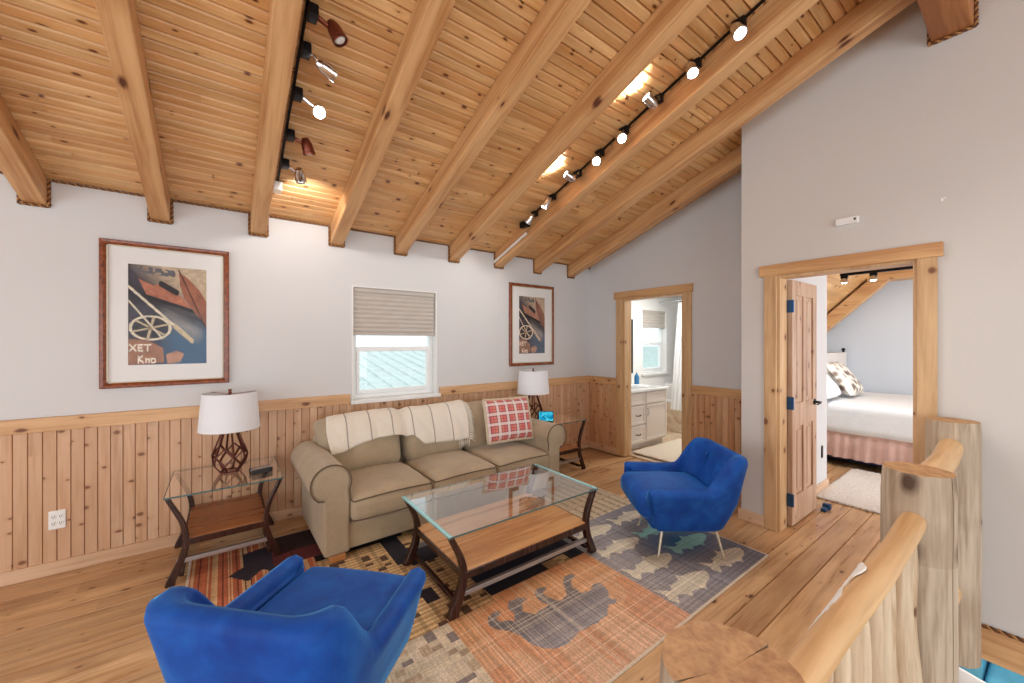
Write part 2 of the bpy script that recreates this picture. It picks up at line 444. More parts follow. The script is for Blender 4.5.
def grooved(name, mat, u0, u1, edges, fn, gw=0.006, gd=0.006, parent=None):
    """boards between successive edges; fn(u,v,d)->xyz with d = depth below the face"""
    b = MB(); prof = []
    for i in range(len(edges)-1):
        a, c = edges[i], edges[i+1]; s = 1 if c > a else -1
        prof += [(a, gd), (a+s*gw*0.5, 0.0), (c-s*gw*0.5, 0.0)]
    prof.append((edges[-1], gd))
    grid = [[fn(u, v, d) for (v, d) in prof] for u in (u0, u1)]
    b.sheet(grid); return b.build(name, mat, parent)

DKY = 0.285
# floor : loft deck with an open stairwell on the camera's right
b = MB()
b.box(XL, 0.52, YF, DKY, -0.26, -0.012); b.box(XL, XC, DKY, YA, -0.26, -0.012)
b.box(XC+0.119, XE, -3.4, YA, -0.26, -0.012); b.box(XC, XC+0.119, DKY, YA, -0.26, -0.012)
edges = [0.842 + 0.142*k for k in range(-40, 30)]
def floor_sheet(x0, x1, y0, y1):
    ed = [y0] + [e for e in edges if y0+0.01 < e < y1-0.01] + [y1]
    prof = []
    for i in range(len(ed)-1): prof += [(ed[i], -0.010), (ed[i]+0.004, 0), (ed[i+1]-0.004, 0)]
    prof.append((ed[-1], -0.007))
    b.sheet([[(x, y, z) for (y, z) in prof] for x in (x0, x1)])
floor_sheet(XL, 0.52, YF, DKY); floor_sheet(XL, XC+0.12, DKY, YA); 
floor_sheet(XC+0.12, XE, -3.4, 2.25)
struct(b.build('floor', M['floor'], fix=False))
b = MB(); b.box(XB+0.1, 7.0, 2.3, YA, -0.01, 0.004)
struct(b.build('floor_bathroom', M['stone']))

# ceiling boards (both roof pitches)
def ceil_edges(y0, y1, w):
    n = int(abs(y1-y0)/w); s = 1 if y1 > y0 else -1
    return [y0 + s*w*i for i in range(n+1)] + [y1]
e1 = ceil_edges(YA, YR, 0.059)
o = grooved('ceiling', M['ceil'], XL, XE, e1, lambda u, v, d: (u, v, zc(v)+d), 0.017, 0.020); struct(o)
e2 = ceil_edges(YR, YF, 0.059)
struct(grooved('ceiling_front', M['ceil'], XL, XE, e2, lambda u, v, d: (u, v, zc(2*YR-v)+d), 0.009, 0.022))
b = MB()
for sgn in (0, 1):
    y0, y1 = (YA+0.2, YR) if sgn == 0 else (YR, YF-0.2)
    z0, z1 = (zc(YA+0.2), zc(YR)) if sgn == 0 else (zc(YR), zc(2*YR-YF+0.2))
    b.add([(XL-.2,y0,z0+.03),(XE+.2,y0,z0+.03),(XE+.2,y1,z1+.03),(XL-.2,y1,z1+.03),(XL-.2,y0,z0+.2),(XE+.2,y0,z0+.2),(XE+.2,y1,z1+.2),(XL-.2,y1,z1+.2)],
          [(0,1,2,3),(4,5,6,7),(0,1,5,4),(1,2,6,5),(2,3,7,6),(3,0,4,7)])
struct(b.build('ceiling_roof', M['white']))

# walls
WX0, WX1, WZ0, WZ1 = 0.955, 1.815, 0.945, 2.02      # window opening in the back wall
BX0, BX1, BZ0, BZ1 = 5.42, 6.12, 0.97, 2.02         # bathroom window in the same wall
b = MB()
y0, y1 = YA, YA+0.15
b.box(XL, WX0, y0, y1, -0.26, 2.62); b.box(WX0, WX1, y0, y1, -0.26, WZ0); b.box(WX0, WX1, y0, y1, WZ1, 2.62)
b.box(WX1, XB+0.12, y0, y1, -0.26, 2.62)
struct(b.build('wall_back', M['wall']))
b = MB()
b.box(XB+0.12, BX0, y0, y1, -0.26, 2.62); b.box(BX0, BX1, y0, y1, -0.26, BZ0); b.box(BX0, BX1, y0, y1, BZ1, 2.62); b.box(BX1, XE, y0, y1, -0.26, 2.62)
struct(b.build('wall_bathroom_window', M['white']))
def gable(b, x0, x1, y0, y1, z0=0.0):
    # wall slab whose top follows the roof
    ys = [y0] + ([YR] if y0 < YR < y1 else []) + [y1]
    top = lambda y: (zc(y) if y >= YR else zc(2*YR-y)) + 0.02
    for a, c in zip(ys[:-1], ys[1:]):
        b.add([(x0,a,z0),(x1,a,z0),(x1,c,z0),(x0,c,z0),(x0,a,top(a)),(x1,a,top(a)),(x1,c,top(c)),(x0,c,top(c))],
              [(0,3,2,1),(4,5,6,7),(0,1,5,4),(1,2,6,5),(2,3,7,6),(3,0,4,7)])
DB0, DB1, DBZ = 2.38, 3.20, 2.05       # bathroom opening
b = MB(); gable(b, XB, XB+0.12, 1.37, DB0); gable(b, XB, XB+0.12, DB1, YA); gable(b, XB, XB+0.12, DB0, DB1, DBZ)
struct(b.build('wall_right', M['wall']))
DC0, DC1, DCZ = 0.446, 1.215, 2.015    # bedroom opening
b = MB(); gable(b, XC, XC+0.12, DC1, 1.48); gable(b, XC, XC+0.12, -3.4, DC0, -0.13); gable(b, XC, XC+0.12, DC0, DC1, DCZ)
struct(b.build('wall_bedroom', M['wallC']))
b = MB(); gable(b, XC+0.12, 4.98, 1.28, 1.48)
struct(b.build('wall_alcove', M['wall']))
b = MB(); gable(b, 4.9, 7.9, 2.2, 2.3)
struct(b.build('wall_bathroom_partition', M['white']))
b = MB(); gable(b, 7.75, 7.9, -3.4, 2.2)
struct(b.build('wall_bedroom_far', M['bedwall']))
b = MB(); gable(b, 6.9, 7.0, 2.3, YA)
struct(b.build('wall_bathroom_far', M['white']))
b = MB(); gable(b, XL-0.15, XL, YF, -2.6); gable(b, XL-0.15, XL, 2.9, YA); gable(b, XL-0.15, XL, -2.6, 2.9, 2.5)
b.box(XL-0.15, XL, -2.6, 2.9, 0, 0.35)
struct(b.build('wall_left', M['wall']))
b = MB(); b.box(XL, XE, YF-0.15, YF, -3.2, 0.15); b.box(XL, -2.9, YF-0.15, YF, 0.15, 2.5); b.box(3.3, 3.5, YF-0.15, YF, 0.15, 2.5); b.box(7.3, XE, YF-0.15, YF, 0.15, 2.5); b.box(XL, XE, YF-0.15, YF, 2.25, 2.5)
struct(b.build('wall_front', M['wall']))
# bathroom flat ceiling
b = MB(); b.box(XB+0.12, 6.95, 2.3, YA, 2.3, 2.34); struct(b.build('ceiling_bathroom', M['white']))

# wainscot, rail, baseboards
ed = [XL + 0.0612*k for k in range(300) if XL+0.0612*k < XB] + [XB]
# irregular visible joints kept on the board grid
struct(grooved('trim_1', M['wains'], 0.07, 0.935, ed, lambda u, v, d: (v, YA-0.014+d, u), 0.006, 0.010))
b = MB(); b.box(XL, WX0-0.02, YA-0.03, YA, 0.922, 1.012, r=0.004); b.box(WX1+0.025, XB, YA-0.03, YA, 0.922, 1.012, r=0.004)
struct(b.build('trim_2', M['railX']))
b = MB(); b.box(XL, XB, YA-0.032, YA, 0.0, 0.083, r=0.004); struct(b.build('baseboard_back', M['base']))
edB = [-3.5 + 0.0612*k for k in range(130)]
def bside(y0, y1): return [y0] + [e for e in edB if y0+0.02 < e < y1-0.02] + [y1]
struct(grooved('trim_3', M['wainsB'], 0.07, 0.935, bside(3.31, YA-0.014), lambda u, v, d: (XB-0.014+d, v, u), 0.006, 0.010))
struct(grooved('trim_4', M['wainsB'], 0.07, 0.935, bside(1.48, 2.28), lambda u, v, d: (XB-0.014+d, v, u), 0.006, 0.010))
b = MB(); b.box(XB-0.03, XB, 3.30, YA-0.03, 0.922, 1.012, r=0.004); b.box(XB-0.03, XB, 1.48, 2.28, 0.922, 1.012, r=0.004)
struct(b.build('trim_5', M['railY']))
b = MB(); b.box(XB-0.032, XB, 3.30, YA-0.03, 0, 0.083, r=0.004); b.box(XB-0.032, XB, 1.48, 2.28, 0, 0.083, r=0.004)
struct(b.build('baseboard_right', M['baseY']))
b = MB(); b.box(XC-0.02, XC, 1.30, 1.50, 0, 0.09, r=0.004); struct(b.build('baseboard_bedroom', M['baseY']))
b = MB(); b.box(XC+0.13, 4.98, 1.262, 1.28, 0, 0.09, r=0.004); struct(b.build('baseboard_alcove', M['base']))

# rope strands twisted along a path
def rope(bm, path, r=0.011, pitch=0.045, n=5, per=7):
    P = [Vector(p) for p in path]
    for (a, c) in zip(P[:-1], P[1:]):
        L = (c-a).length; t = (c-a)/L; x = t.orthogonal().normalized(); y = t.cross(x)
        m = max(2, int(L/pitch*per))
        for k in range(2):
            pts = []
            for i in range(m+1):
                s = L*i/m; th = 2*PI*s/pitch + k*PI
                pts.append(a + t*s + x*math.cos(th)*r*0.55 + y*math.sin(th)*r*0.55)
            bm.tube(pts, r*0.62, n, mi=k)
b = MB(); rope(b, [(XL, YA-0.012, 2.532), (XB, YA-0.012, 2.532)], 0.008, 0.036)
struct(b.build('trim_6', [M['rope'], M['ropedk']], smooth=180))
b = MB(); rope(b, [(XC-0.012, 0.24, -0.132), (XC-0.012, -1.6, -0.132)]); 
struct(b.build('trim_7', [M['rope'], M['ropedk']], smooth=180))
b = MB(); b.box(XC-0.02, XC+0.118, -3.4, 0.24, -0.32, -0.14)
struct(b.build('trim_8', M['railY']))

# ceiling beams
notes = ['pine ceiling beam meeting the wall left of the big framed picture',
         'pine ceiling beam ending directly above the big left framed picture',
         'pine ceiling beam with the short left track light along its right side',
         'pine ceiling beam ending on the wall just left of the window blind',
         'pine ceiling beam ending on the wall directly above the window blind',
         'pine ceiling beam ending between the window and the smaller right picture',
         'pine ceiling beam carrying the long right track light and white cable cover',
         'pine ceiling beam ending directly above the smaller right picture',
         'pine ceiling beam closest to the bathroom doorway wall, last towards the corner']
for k in range(9):
    xc = -0.963 + 0.595*k; hw = 0.054
    b = MB(); pts = []
    for y in (YA, YR+0.09):
        z = zc(y)
        pts += [(xc-hw, y, z-0.17), (xc+hw, y, z-0.17), (xc+hw, y, z+0.0), (xc-hw, y, z+0.0)]
    b.add(pts, [(0,1,2,3),(7,6,5,4),(0,4,5,1),(1,5,6,2),(2,6,7,3),(3,7,4,0)])
    bm = b.build('ceiling_beam', M['beam'])
    md = bm.modifiers.new('edge', 'BEVEL'); md.width = 0.007; md.segments = 2
    tag(bm, notes[k], 'beam', 'sloping ceiling beams')
    rb = MB(); e = 0.008
    rope(rb, [(xc-hw-e, YA-0.012, 2.53), (xc-hw-e, YA-0.012, 2.37-e), (xc+hw+e, YA-0.012, 2.37-e), (xc+hw+e, YA-0.012, 2.53)], 0.009, 0.036)
    rb.build('rope_trim', [M['rope'], M['ropedk']], bm, smooth=180)
b = MB(); b.box(XL, XC, 0.215, 0.385, 3.335, 3.74, r=0.008)
rg = tag(b.build('ridge_beam', M['ridge']), 'heavy orange ridge beam meeting the wall above the bedroom door', 'beam')
rb = MB(); rope(rb, [(XC-0.012, 0.393, 3.7), (XC-0.012, 0.393, 3.327), (XC-0.012, 0.207, 3.327), (XC-0.012, 0.207, 3.7)], 0.010, 0.04)
rb.build('rope_trim', [M['rope'], M['ropedk']], rg, smooth=180)

# ------------------------------------------------------------------ window in the back wall
def window(name, x0, x1, z0, z1, zmeet, ydeep, casing=True):
    root = struct(link(bpy.data.objects.new(name, None)))
    b = MB(); t = 0.012
    b.box(x0, x0+t, YA-0.004, YA+0.148, z0+0.001, z1); b.box(x1-t, x1, YA-0.004, YA+0.148, z0+0.001, z1)
    b.box(x0+t, x1-t, YA-0.0035, YA+0.147, z1-t, z1-0.001)
    b.box(x0-0.015, x1+0.03, YA-0.035, YA+0.15, z0-0.03, z0+0.004, r=0.004)
    b.build('window_sill', M['white'], root)
    f = MB(); w = 0.045; ya, yb = YA+ydeep, YA+ydeep+0.05
    f.box(x0+t, x0+t+w, ya, yb, z0, z1-t, r=0.005); f.box(x1-t-w, x1-t, ya, yb, z0, z1-t, r=0.005)
    f.box(x0+t+0.01, x1-t-0.01, ya+0.002, yb-0.002, z0+0.005, z0+0.05, r=0.005); f.box(x0+t+0.01, x1-t-0.01, ya+0.002, yb-0.002, z1-0.06, z1-t-0.001, r=0.005)
    f.build('window_frame', M['vinyl'], root)
    s = MB(); s.box(x0+t+w-0.01, x1-t-w+0.01, ya-0.015, yb-0.01, zmeet-0.025, zmeet+0.02, r=0.005)
    s.box(x0+t+w, x0+t+w+0.03, ya-0.01, yb-0.01, z0+0.05, zmeet, r=0.004); s.box(x1-t-w-0.03, x1-t-w, ya-0.01, yb-0.01, z0+0.05, zmeet, r=0.004)
    s.box(x0+t+w+0.008, x1-t-w-0.008, ya-0.008, yb-0.012, z0+0.051, z0+0.085, r=0.004)
    s.box((x0+x1)/2-0.03, (x0+x1)/2+0.03, ya-0.03, ya-0.01, zmeet+0.0, zmeet+0.018, r=0.003)
    s.build('window_sash', M['vinyl'], root)
    g = MB(); g.box(x0+t+w, x1-t-w, ya+0.015, ya+0.02, z0+0.05, zmeet); g.box(x0+t+w, x1-t-w, ya+0.028, ya+0.033, zmeet, z1-0.06)
    g.build('window_glass', M['pane'], root)
    return root
window('window_1', WX0, WX1, WZ0, WZ1, 1.425, 0.075)
window('window_2', BX0, BX1, BZ0, BZ1, 1.46, 0.075)
def blind(x0, x1, zt, zb, y, label):
    b = MB(); n = int((zt-zb-0.05)/0.022); prof = []
    for i in range(n+1):
        z = zt-0.04-(zt-zb-0.065)*i/n
        prof.append((y-0.012 if i % 2 else y, z))
    back = [(y+0.025-(0.012 if i % 2 else 0)*-1, z) for i, (_, z) in enumerate(prof)]
    b.sheet([[(x, p[0], p[1]) for p in prof] for x in (x0, x1)]); b.sheet([[(x, p[0], p[1]) for p in back] for x in (x0, x1)])
    root = thing('window_blind', label, 'blind', (0, 0, 0))
    b.build('blind_fabric', M['blind'], root)
    h = MB(); h.box(x0, x1, y-0.02, y+0.03, zt-0.04, zt, r=0.005); h.build('headrail', M['blind'], root)
    h = MB(); h.box(x0, x1, y-0.018, y+0.022, zb, zb+0.026, r=0.005); h.build('bottom_rail', M['blind'], root)
blind(WX0+0.02, WX1-0.02, WZ1-0.013, 1.555, YA+0.035, 'grey pleated blind half lowered over the window behind the sofa')
blind(BX0+0.02, BX1-0.02, BZ1-0.013, 1.72, YA+0.035, 'pale pleated blind at the top of the bathroom window')
# neighbouring metal roof outside
b = MB()
b.add([(-6,5.2,-0.15),(26,5.2,-0.15),(26,14,1.15),(-6,14,1.15)], [(0,1,2,3)])
nrm = Vector((0,-1.30,8.8)).normalized()
for k in range(80):
    x = -6+0.4*k
    b.bar(Vector((x,5.2,-0.15))+nrm*0.02, Vector((x,14,1.15))+nrm*0.02, 0.05, 0.05, up=nrm)
tag(b.build('neighbouring_roof', M['soil']), 'pale standing seam metal roof seen outside through the window', 'roof')

# ------------------------------------------------------------------ doorways
d1 = struct(link(bpy.data.objects.new('door_1', None)))
def casing(root, X, y0, y1, zt, w, ymin, ymax, ht):
    b = MB(); x0 = X-0.022
    b.box(x0, X, y1, y1+w, 0, zt+0.005, r=0.004); b.box(x0, X, y0-w, y0, 0, zt+0.005, r=0.004)
    b.build('side_casing', M['case'], root)
    b = MB(); b.box(X-0.03, X, ymin, ymax, zt, zt+ht, r=0.005); b.build('head_casing', M['railY'], root)
    b = MB(); b.box(X-0.002, X+0.14, y1-0.018, y1+0.002, 0, zt); b.box(X-0.002, X+0.14, y0-0.002, y0+0.018, 0, zt); b.box(X-0.001, X+0.139, y0+0.018, y1-0.018, zt-0.018, zt+0.001)
    b.build('door_jamb', M['case'], root)
casing(d1, XB, DB0, DB1, DBZ, 0.105, 2.262, 3.336, 0.092)
d2 = struct(link(bpy.data.objects.new('door_2', None)))
casing(d2, XC, DC0, DC1, DCZ, 0.088, 0.333, 1.337, 0.088)
# open four panel leaf swung 90 degrees into the bedroom
def leaf(root):
    x0, x1, ya, yb, z0, z1 = 3.67, 4.25, 1.165, 1.203, 0.012, 1.995
    b = MB(); st = 0.09; xm = (x0+x1)/2
    b.box(x0, x0+st, ya, yb, z0, z1, r=0.003); b.box(x1-st, x1, ya, yb, z0, z1, r=0.003)
    b.box(xm-0.035, xm+0.035, ya, yb, z0, z1, r=0.003)
    for (za, zb) in ((z0, 0.24), (0.80, 0.99), (z1-0.12, z1)): b.box(x0+st-0.002, x1-st+0.002, ya+0.0005, yb-0.0005, za, zb)
    l = b.build('door_leaf', M['door'], root)
    p = MB()
    for (xa, xb) in ((x0+st, xm-0.035), (xm+0.035, x1-st)):
        for (za, zb) in ((0.24, 0.80), (0.99, z1-0.12)):
            p.box(xa, xb, ya+0.013, yb-0.013, za, zb); p.box(xa+0.035, xb-0.035, ya+0.004, yb-0.004, za+0.035, zb-0.035, r=0.008)
    p.build('door_panel', M['door'], l)
    for z in (0.22, 1.0, 1.78):
        h = MB(); h.box(x0-0.02, x0+0.006, ya-0.006, ya+0.034, z-0.05, z+0.05, r=0.002); h.tube([(x0-0.012, ya-0.008, z-0.05), (x0-0.012, ya-0.008, z+0.05)], 0.007)
        lab(h.build('hinge', M['hinge'], l), 'blued steel hinge')
    k = MB(); k.T = Matrix.Translation((x1-0.06, ya, 0.965)) @ Matrix.Rotation(PI/2, 4, 'X')
    k.lathe([(0.0, 0.0), (0.028, 0.0), (0.028, 0.008), (0.01, 0.012), (0.01, 0.05), (0.0, 0.05)], 16)
    k.T = Matrix.Identity(4); k.tube([(x1-0.06, ya-0.045, 0.965), (x1-0.09, ya-0.05, 0.963), (x1-0.15, ya-0.046, 0.955)], [0.009, 0.008, 0.006])
    lab(k.build('door_handle', M['black'], l), 'black lever door handle')
leaf(d2)
b = MB(); b.box(4.22, 4.34, 1.09, 1.13, 0.0, 0.03, r=0.008); b.box(4.30, 4.35, 1.08, 1.14, 0.0, 0.05, r=0.01)
tag(b.build('door_stop', M['hinge']), 'small dark blue wedge on the floor at the foot of the open door', 'door stop')

# ------------------------------------------------------------------ wall fittings
def outlet(label, loc):
    r = thing('wall_outlet', label, 'outlet', loc)
    b = MB(); b.box(-0.038, 0.038, -0.008, 0, -0.06, 0.06, r=0.004); b.build('cover_plate', M['plate'], r)
    for x in (-0.016, 0.016):
        for z in (-0.022, 0.022):
            s = MB(); s.box(x-0.012, x+0.012, -0.0105, -0.006, z-0.014, z+0.014, r=0.003, mi=0)
            for dx in (-0.005, 0.005): s.box(x+dx-0.0012, x+dx+0.0012, -0.0115, -0.010, z-0.004, z+0.006, mi=1)
            s.box(x-0.002, x+0.002, -0.0115, -0.010, z-0.011, z-0.007, mi=1)
            s.build('socket', [M['plate'], M['dark']], r)
outlet('white four socket outlet plate on the wainscot left of the end table', (-0.866, YA-0.014, 0.347))
r = thing('wall_sensor', 'small white rectangular sensor on the wall above the bedroom door', 'sensor', (XC, 0.785, 2.338))
b = MB(); b.box(-0.03, 0, -0.062, 0.062, -0.024, 0.024, r=0.006, k=2); b.build('sensor_case', M['plate'], r)
b = MB(); b.box(-0.0315, -0.029, -0.05, -0.038, -0.004, 0.010, r=0.001); b.build('sensor_window', M['dark'], r)
b = MB(); b.box(XC-0.004, XC, 0.335, 0.345, 2.35, 2.37, r=0.001); b.box(XC-0.006, XC, 0.325, 0.333, 2.365, 2.372, r=0.001)
tag(b.build('wall_hook', M['plate']), 'tiny pale hook on the bare wall right of the sensor', 'hook')
b = MB(); b.box(4.80, 4.84, 1.272, 1.28, 0.33, 0.45, r=0.003)
tag(b.build('wall_outlet', M['dark']), 'black outlet plate on the white wall behind the open door', 'outlet')

# ------------------------------------------------------------------ framed pictures
def art(seed, brown):
    nx, ny = 108, 178
    u = (np.arange(nx)+0.5)/nx; v = (np.arange(ny)+0.5)/ny
    U, V = np.meshgrid(u, v); A = 1/0.6
    X = U; Y = V*A        # 0..1 , 0..1.667
    T = Y/A
    def mixc(a, c, w): return a*(1-w[..., None]) + c*w[..., None]
    nz = vnoise(X, Y, 9, seed); n2 = vnoise(X, Y, 26, seed+1)
    C = np.zeros(X.shape+(3,)) + L3(60,56,70)
    C = mixc(C, L3(196,176,150), np.clip((X*0.7+T*1.0-0.95)*3, 0, 1))            # pale upper right
    blue = np.clip((0.52-T)*4+(X-0.5)*1.2, 0, 1)*np.clip((X-0.25)*3, 0, 1)
    C = mixc(C, L3(66,102,134), blue)
    C = mixc(C, L3(150,150,150), np.clip(1-seg_dist(X, T, (0.5, 0.52), (0.85, 0.33))*7, 0, 1))
    C = mixc(C, L3(30,28,36), (np.clip(1-seg_dist(X, T, (0.0, 0.72), (0.95, 0.45))*8, 0, 1))*0.8)
    hide = inpoly(X, T, [(0.12,0.86),(0.30,0.80),(0.46,0.84),(0.60,0.74),(0.80,0.58),(0.62,0.60),(0.40,0.64),(0.22,0.70)])
    C[hide] = L3(176,112,86)*(0.7+0.6*nz[hide])[:, None]
    C = mixc(C, L3(24,22,28), (seg_dist(X, T, (0.2,0.69), (0.82,0.55)) < 0.02).astype(float))
    C = mixc(C, L3(26,24,30), (seg_dist(X, T, (0.40,0.82), (0.60,0.74)) < 0.03).astype(float))
    C = mixc(C, L3(96,96,104), (seg_dist(X, T, (0.10,0.96), (0.55,0.93)) < 0.035).astype(float)*(n2 > 0.4))
    feather = inpoly(X, T, [(0.63,0.95),(0.74,0.90),(0.90,0.78),(1.0,0.66),(1.0,0.40),(0.86,0.52),(0.70,0.68),(0.64,0.82)])
    C[feather] = (L3(152,94,70)*(0.75+0.5*(T[feather]-0.4)[:, None]+0.35*nz[feather][:, None]))
    C = mixc(C, L3(70,36,26), ((seg_dist(X, T, (0.63,0.97), (0.99,0.38)) < 0.008)).astype(float))
    # spoked wheel, poles
    wx, wy = 0.27, 0.37*A; R = np.hypot((X-wx)/1.0, (Y-wy)/0.80)
    dk = (R < 0.27); C[dk] = C[dk]*0.35 + L3(44,38,44)*0.4
    cream = L3(222,212,190)
    C[np.abs(R-0.245) < 0.02] = cream
    ang = np.arctan2((Y-wy)/0.8, X-wx)
    for k in range(6):
        a = k*PI/3+0.35; dd = np.abs(np.sin(ang-a))*R
        C[(dd < 0.018) & (R < 0.245) & (np.cos(ang-a) > 0)] = L3(196,180,150)
    C[R < 0.05] = L3(150,130,104)
    for (a, c2, w) in (((0.0,0.78),(0.80,0.24),0.014), ((0.0,0.64),(0.42,0.26),0.010)):
        C[seg_dist(X, T, a, c2) < w] = cream
    C[seg_dist(X, T, (0.58,0.39), (0.80,0.24)) < 0.026] = L3(206,190,158)
    # pale package with lettering
    pk = inpoly(X, T, [(0.0,0.26),(0.22,0.25),(0.42,0.17),(0.44,0.02),(0.0,0.0)])
    C[pk] = L3(164,116,92)*(0.6+0.7*nz[pk])[:, None]
    pk2 = inpoly(X, T, [(0.46,0.10),(0.60,0.14),(0.70,0.10),(0.64,0.02),(0.48,0.0)])
    C[pk2] = L3(186,142,120)*(0.7+0.5*nz[pk2])[:, None]
    strokes = [((.02,.20),(.09,.14)),((.09,.20),(.02,.14)), ((.12,.20),(.12,.14)),((.12,.20),(.17,.20)),((.12,.17),(.16,.17)),((.12,.14),(.17,.14)), ((.19,.20),(.27,.20)),((.23,.20),(.23,.14)),
               ((.12,.09),(.12,.02)),((.17,.09),(.12,.055)),((.13,.055),(.18,.02)), ((.21,.06),(.21,.02)),((.21,.055),(.25,.055)),((.25,.055),(.25,.02)), ((.28,.06),(.32,.06)),((.28,.02),(.32,.02)),((.28,.06),(.28,.02)),((.32,.06),(.32,.02))]
    for a, c2 in strokes: C[seg_dist(X, T, a, c2) < 0.009] = L3(232,222,206)
    C *= (0.82+0.36*n2)[..., None]
    if brown:
        g = C.mean(-1, keepdims=True); C = C*0.65 + g*np.array([1.25, 0.85, 0.65])*0.35
    return nx, ny, C
def picture(x0, x1, z0, z1, pw, ph, label, seed, brown):
    xc, zcn = (x0+x1)/2, (z0+z1)/2; w, h = x1-x0, z1-z0
    r = thing('framed_picture', label, 'picture', (xc, YA, zcn), group='framed still life pictures')
    b = MB(); fw = 0.04
    prof = [(0.0, 0.0), (0.0, -0.024), (0.006, -0.032), (0.020, -0.030), (0.034, -0.024), (0.040, -0.016), (0.040, 0.0)]
    for k in range(len(prof)-1):
        (i0, ya), (i1, yb) = prof[k], prof[k+1]
        q0 = [(-w/2+i0, ya, -h/2+i0), (w/2-i0, ya, -h/2+i0), (w/2-i0, ya, h/2-i0), (-w/2+i0, ya, h/2-i0)]
        q1 = [(-w/2+i1, yb, -h/2+i1), (w/2-i1, yb, -h/2+i1), (w/2-i1, yb, h/2-i1), (-w/2+i1, yb, h/2-i1)]
        b.add(q0+q1, [(j, (j+1) % 4, 4+(j+1) % 4, 4+j) for j in range(4)])
    b.build('picture_frame', M['burl'], r)
    b = MB(); i = fw-0.004; t = 0.008
    for (ax0, ax1, az0, az1) in ((-w/2+i, -w/2+i+t, -h/2+i, h/2-i), (w/2-i-t, w/2-i, -h/2+i, h/2-i), (-w/2+i, w/2-i, h/2-i-t, h/2-i), (-w/2+i, w/2-i, -h/2+i, -h/2+i+t)):
        b.box(ax0, ax1, -0.026, -0.006, az0, az1)
    b.build('inner_fillet', M['gilt'], r)
    b = MB(); m0 = (w/2-0.035, h/2-0.035); m1 = (pw/2, ph/2); y = -0.014
    b.box(-m0[0], -m1[0], y, -0.004, -m0[1], m0[1]); b.box(m1[0], m0[0], y, -0.004, -m0[1], m0[1])
    b.box(-m1[0], m1[0], y, -0.004, m1[1], m0[1]); b.box(-m1[0], m1[0], y, -0.004, -m0[1], -m1[1])
    b.build('mat_board', M['matboard'], r)
    nx, ny, C = art(seed, brown)
    colgrid('art_print', nx, ny, lambda U, V: (-pw/2+pw*U, -0.009+0*U, -ph/2+ph*V), C, M['print'], r)
    g = MB(); g.box(-w/2+fw-0.002, w/2-fw+0.002, -0.020, -0.018, -h/2+fw-0.002, h/2-fw+0.002); g.build('picture_glass', M['picglass'], r)
M['burl'] = plain('burl_frame_wood', rgb(132,66,32), 0.25, var=0.45, scale=40)
M['gilt'] = plain('gilt_fillet', rgb(206,196,176), 0.4)
M['matboard'] = plain('white_mat_board', rgb(238,238,238), 0.9, var=0.01)
M['picglass'] = glass('picture_glass', (0.99, 0.99, 0.99), gloss=0.12)
picture(-0.677, 0.033, 1.176, 2.198, 0.43, 0.71, 'large framed print with wide white mat hanging above the left end table', 3, False)
picture(2.758, 3.472, 1.195, 2.208, 0.42, 0.71, 'framed brown print in white mat hanging above the far lamp near the corner', 3, True)

# ------------------------------------------------------------------ rug
RX0, RX1, RY0, RY1 = -0.19, 3.062, 1.107, 3.455
BEAR = [(1.117,1.709),(1.145,1.764),(1.204,1.783),(1.23,1.764),(1.208,1.739),(1.176,1.741),(1.176,1.702),(1.214,1.686),(1.246,1.656),(1.281,1.708),(1.272,1.756),(1.314,1.802),(1.376,1.795),(1.42,1.762),(1.359,1.74),(1.328,1.685),(1.366,1.634),(1.478,1.644),(1.458,1.701),(1.473,1.762),(1.519,1.795),(1.575,1.773),(1.555,1.755),(1.513,1.745),(1.519,1.689),(1.552,1.626),(1.627,1.648),(1.684,1.743),(1.747,1.786),(1.807,1.773),(1.786,1.742),(1.742,1.73),(1.698,1.676),(1.703,1.604),(1.773,1.593),(1.827,1.623),(1.871,1.605),(1.852,1.534),(1.804,1.477),(1.826,1.436),(1.785,1.429),(1.751,1.442),(1.678,1.391),(1.58,1.387),(1.468,1.398),(1.359,1.374),(1.284,1.393),(1.243,1.433),(1.22,1.477),(1.206,1.553),(1.187,1.607),(1.138,1.663)]
FISH = [(0.5,0.02),(0.46,0.06),(0.36,0.11),(0.20,0.15),(0.10,0.17),(0.06,0.24),(0.0,0.15),(-0.12,0.13),(-0.22,0.15),(-0.25,0.09),(-0.33,0.07),(-0.42,0.16),(-0.50,0.22),(-0.46,0.06),(-0.50,-0.02),(-0.46,-0.13),(-0.40,-0.10),(-0.32,-0.03),(-0.22,-0.08),(-0.18,-0.16),(-0.10,-0.11),(0.05,-0.13),(0.12,-0.20),(0.20,-0.13),(0.34,-0.11),(0.45,-0.06)]
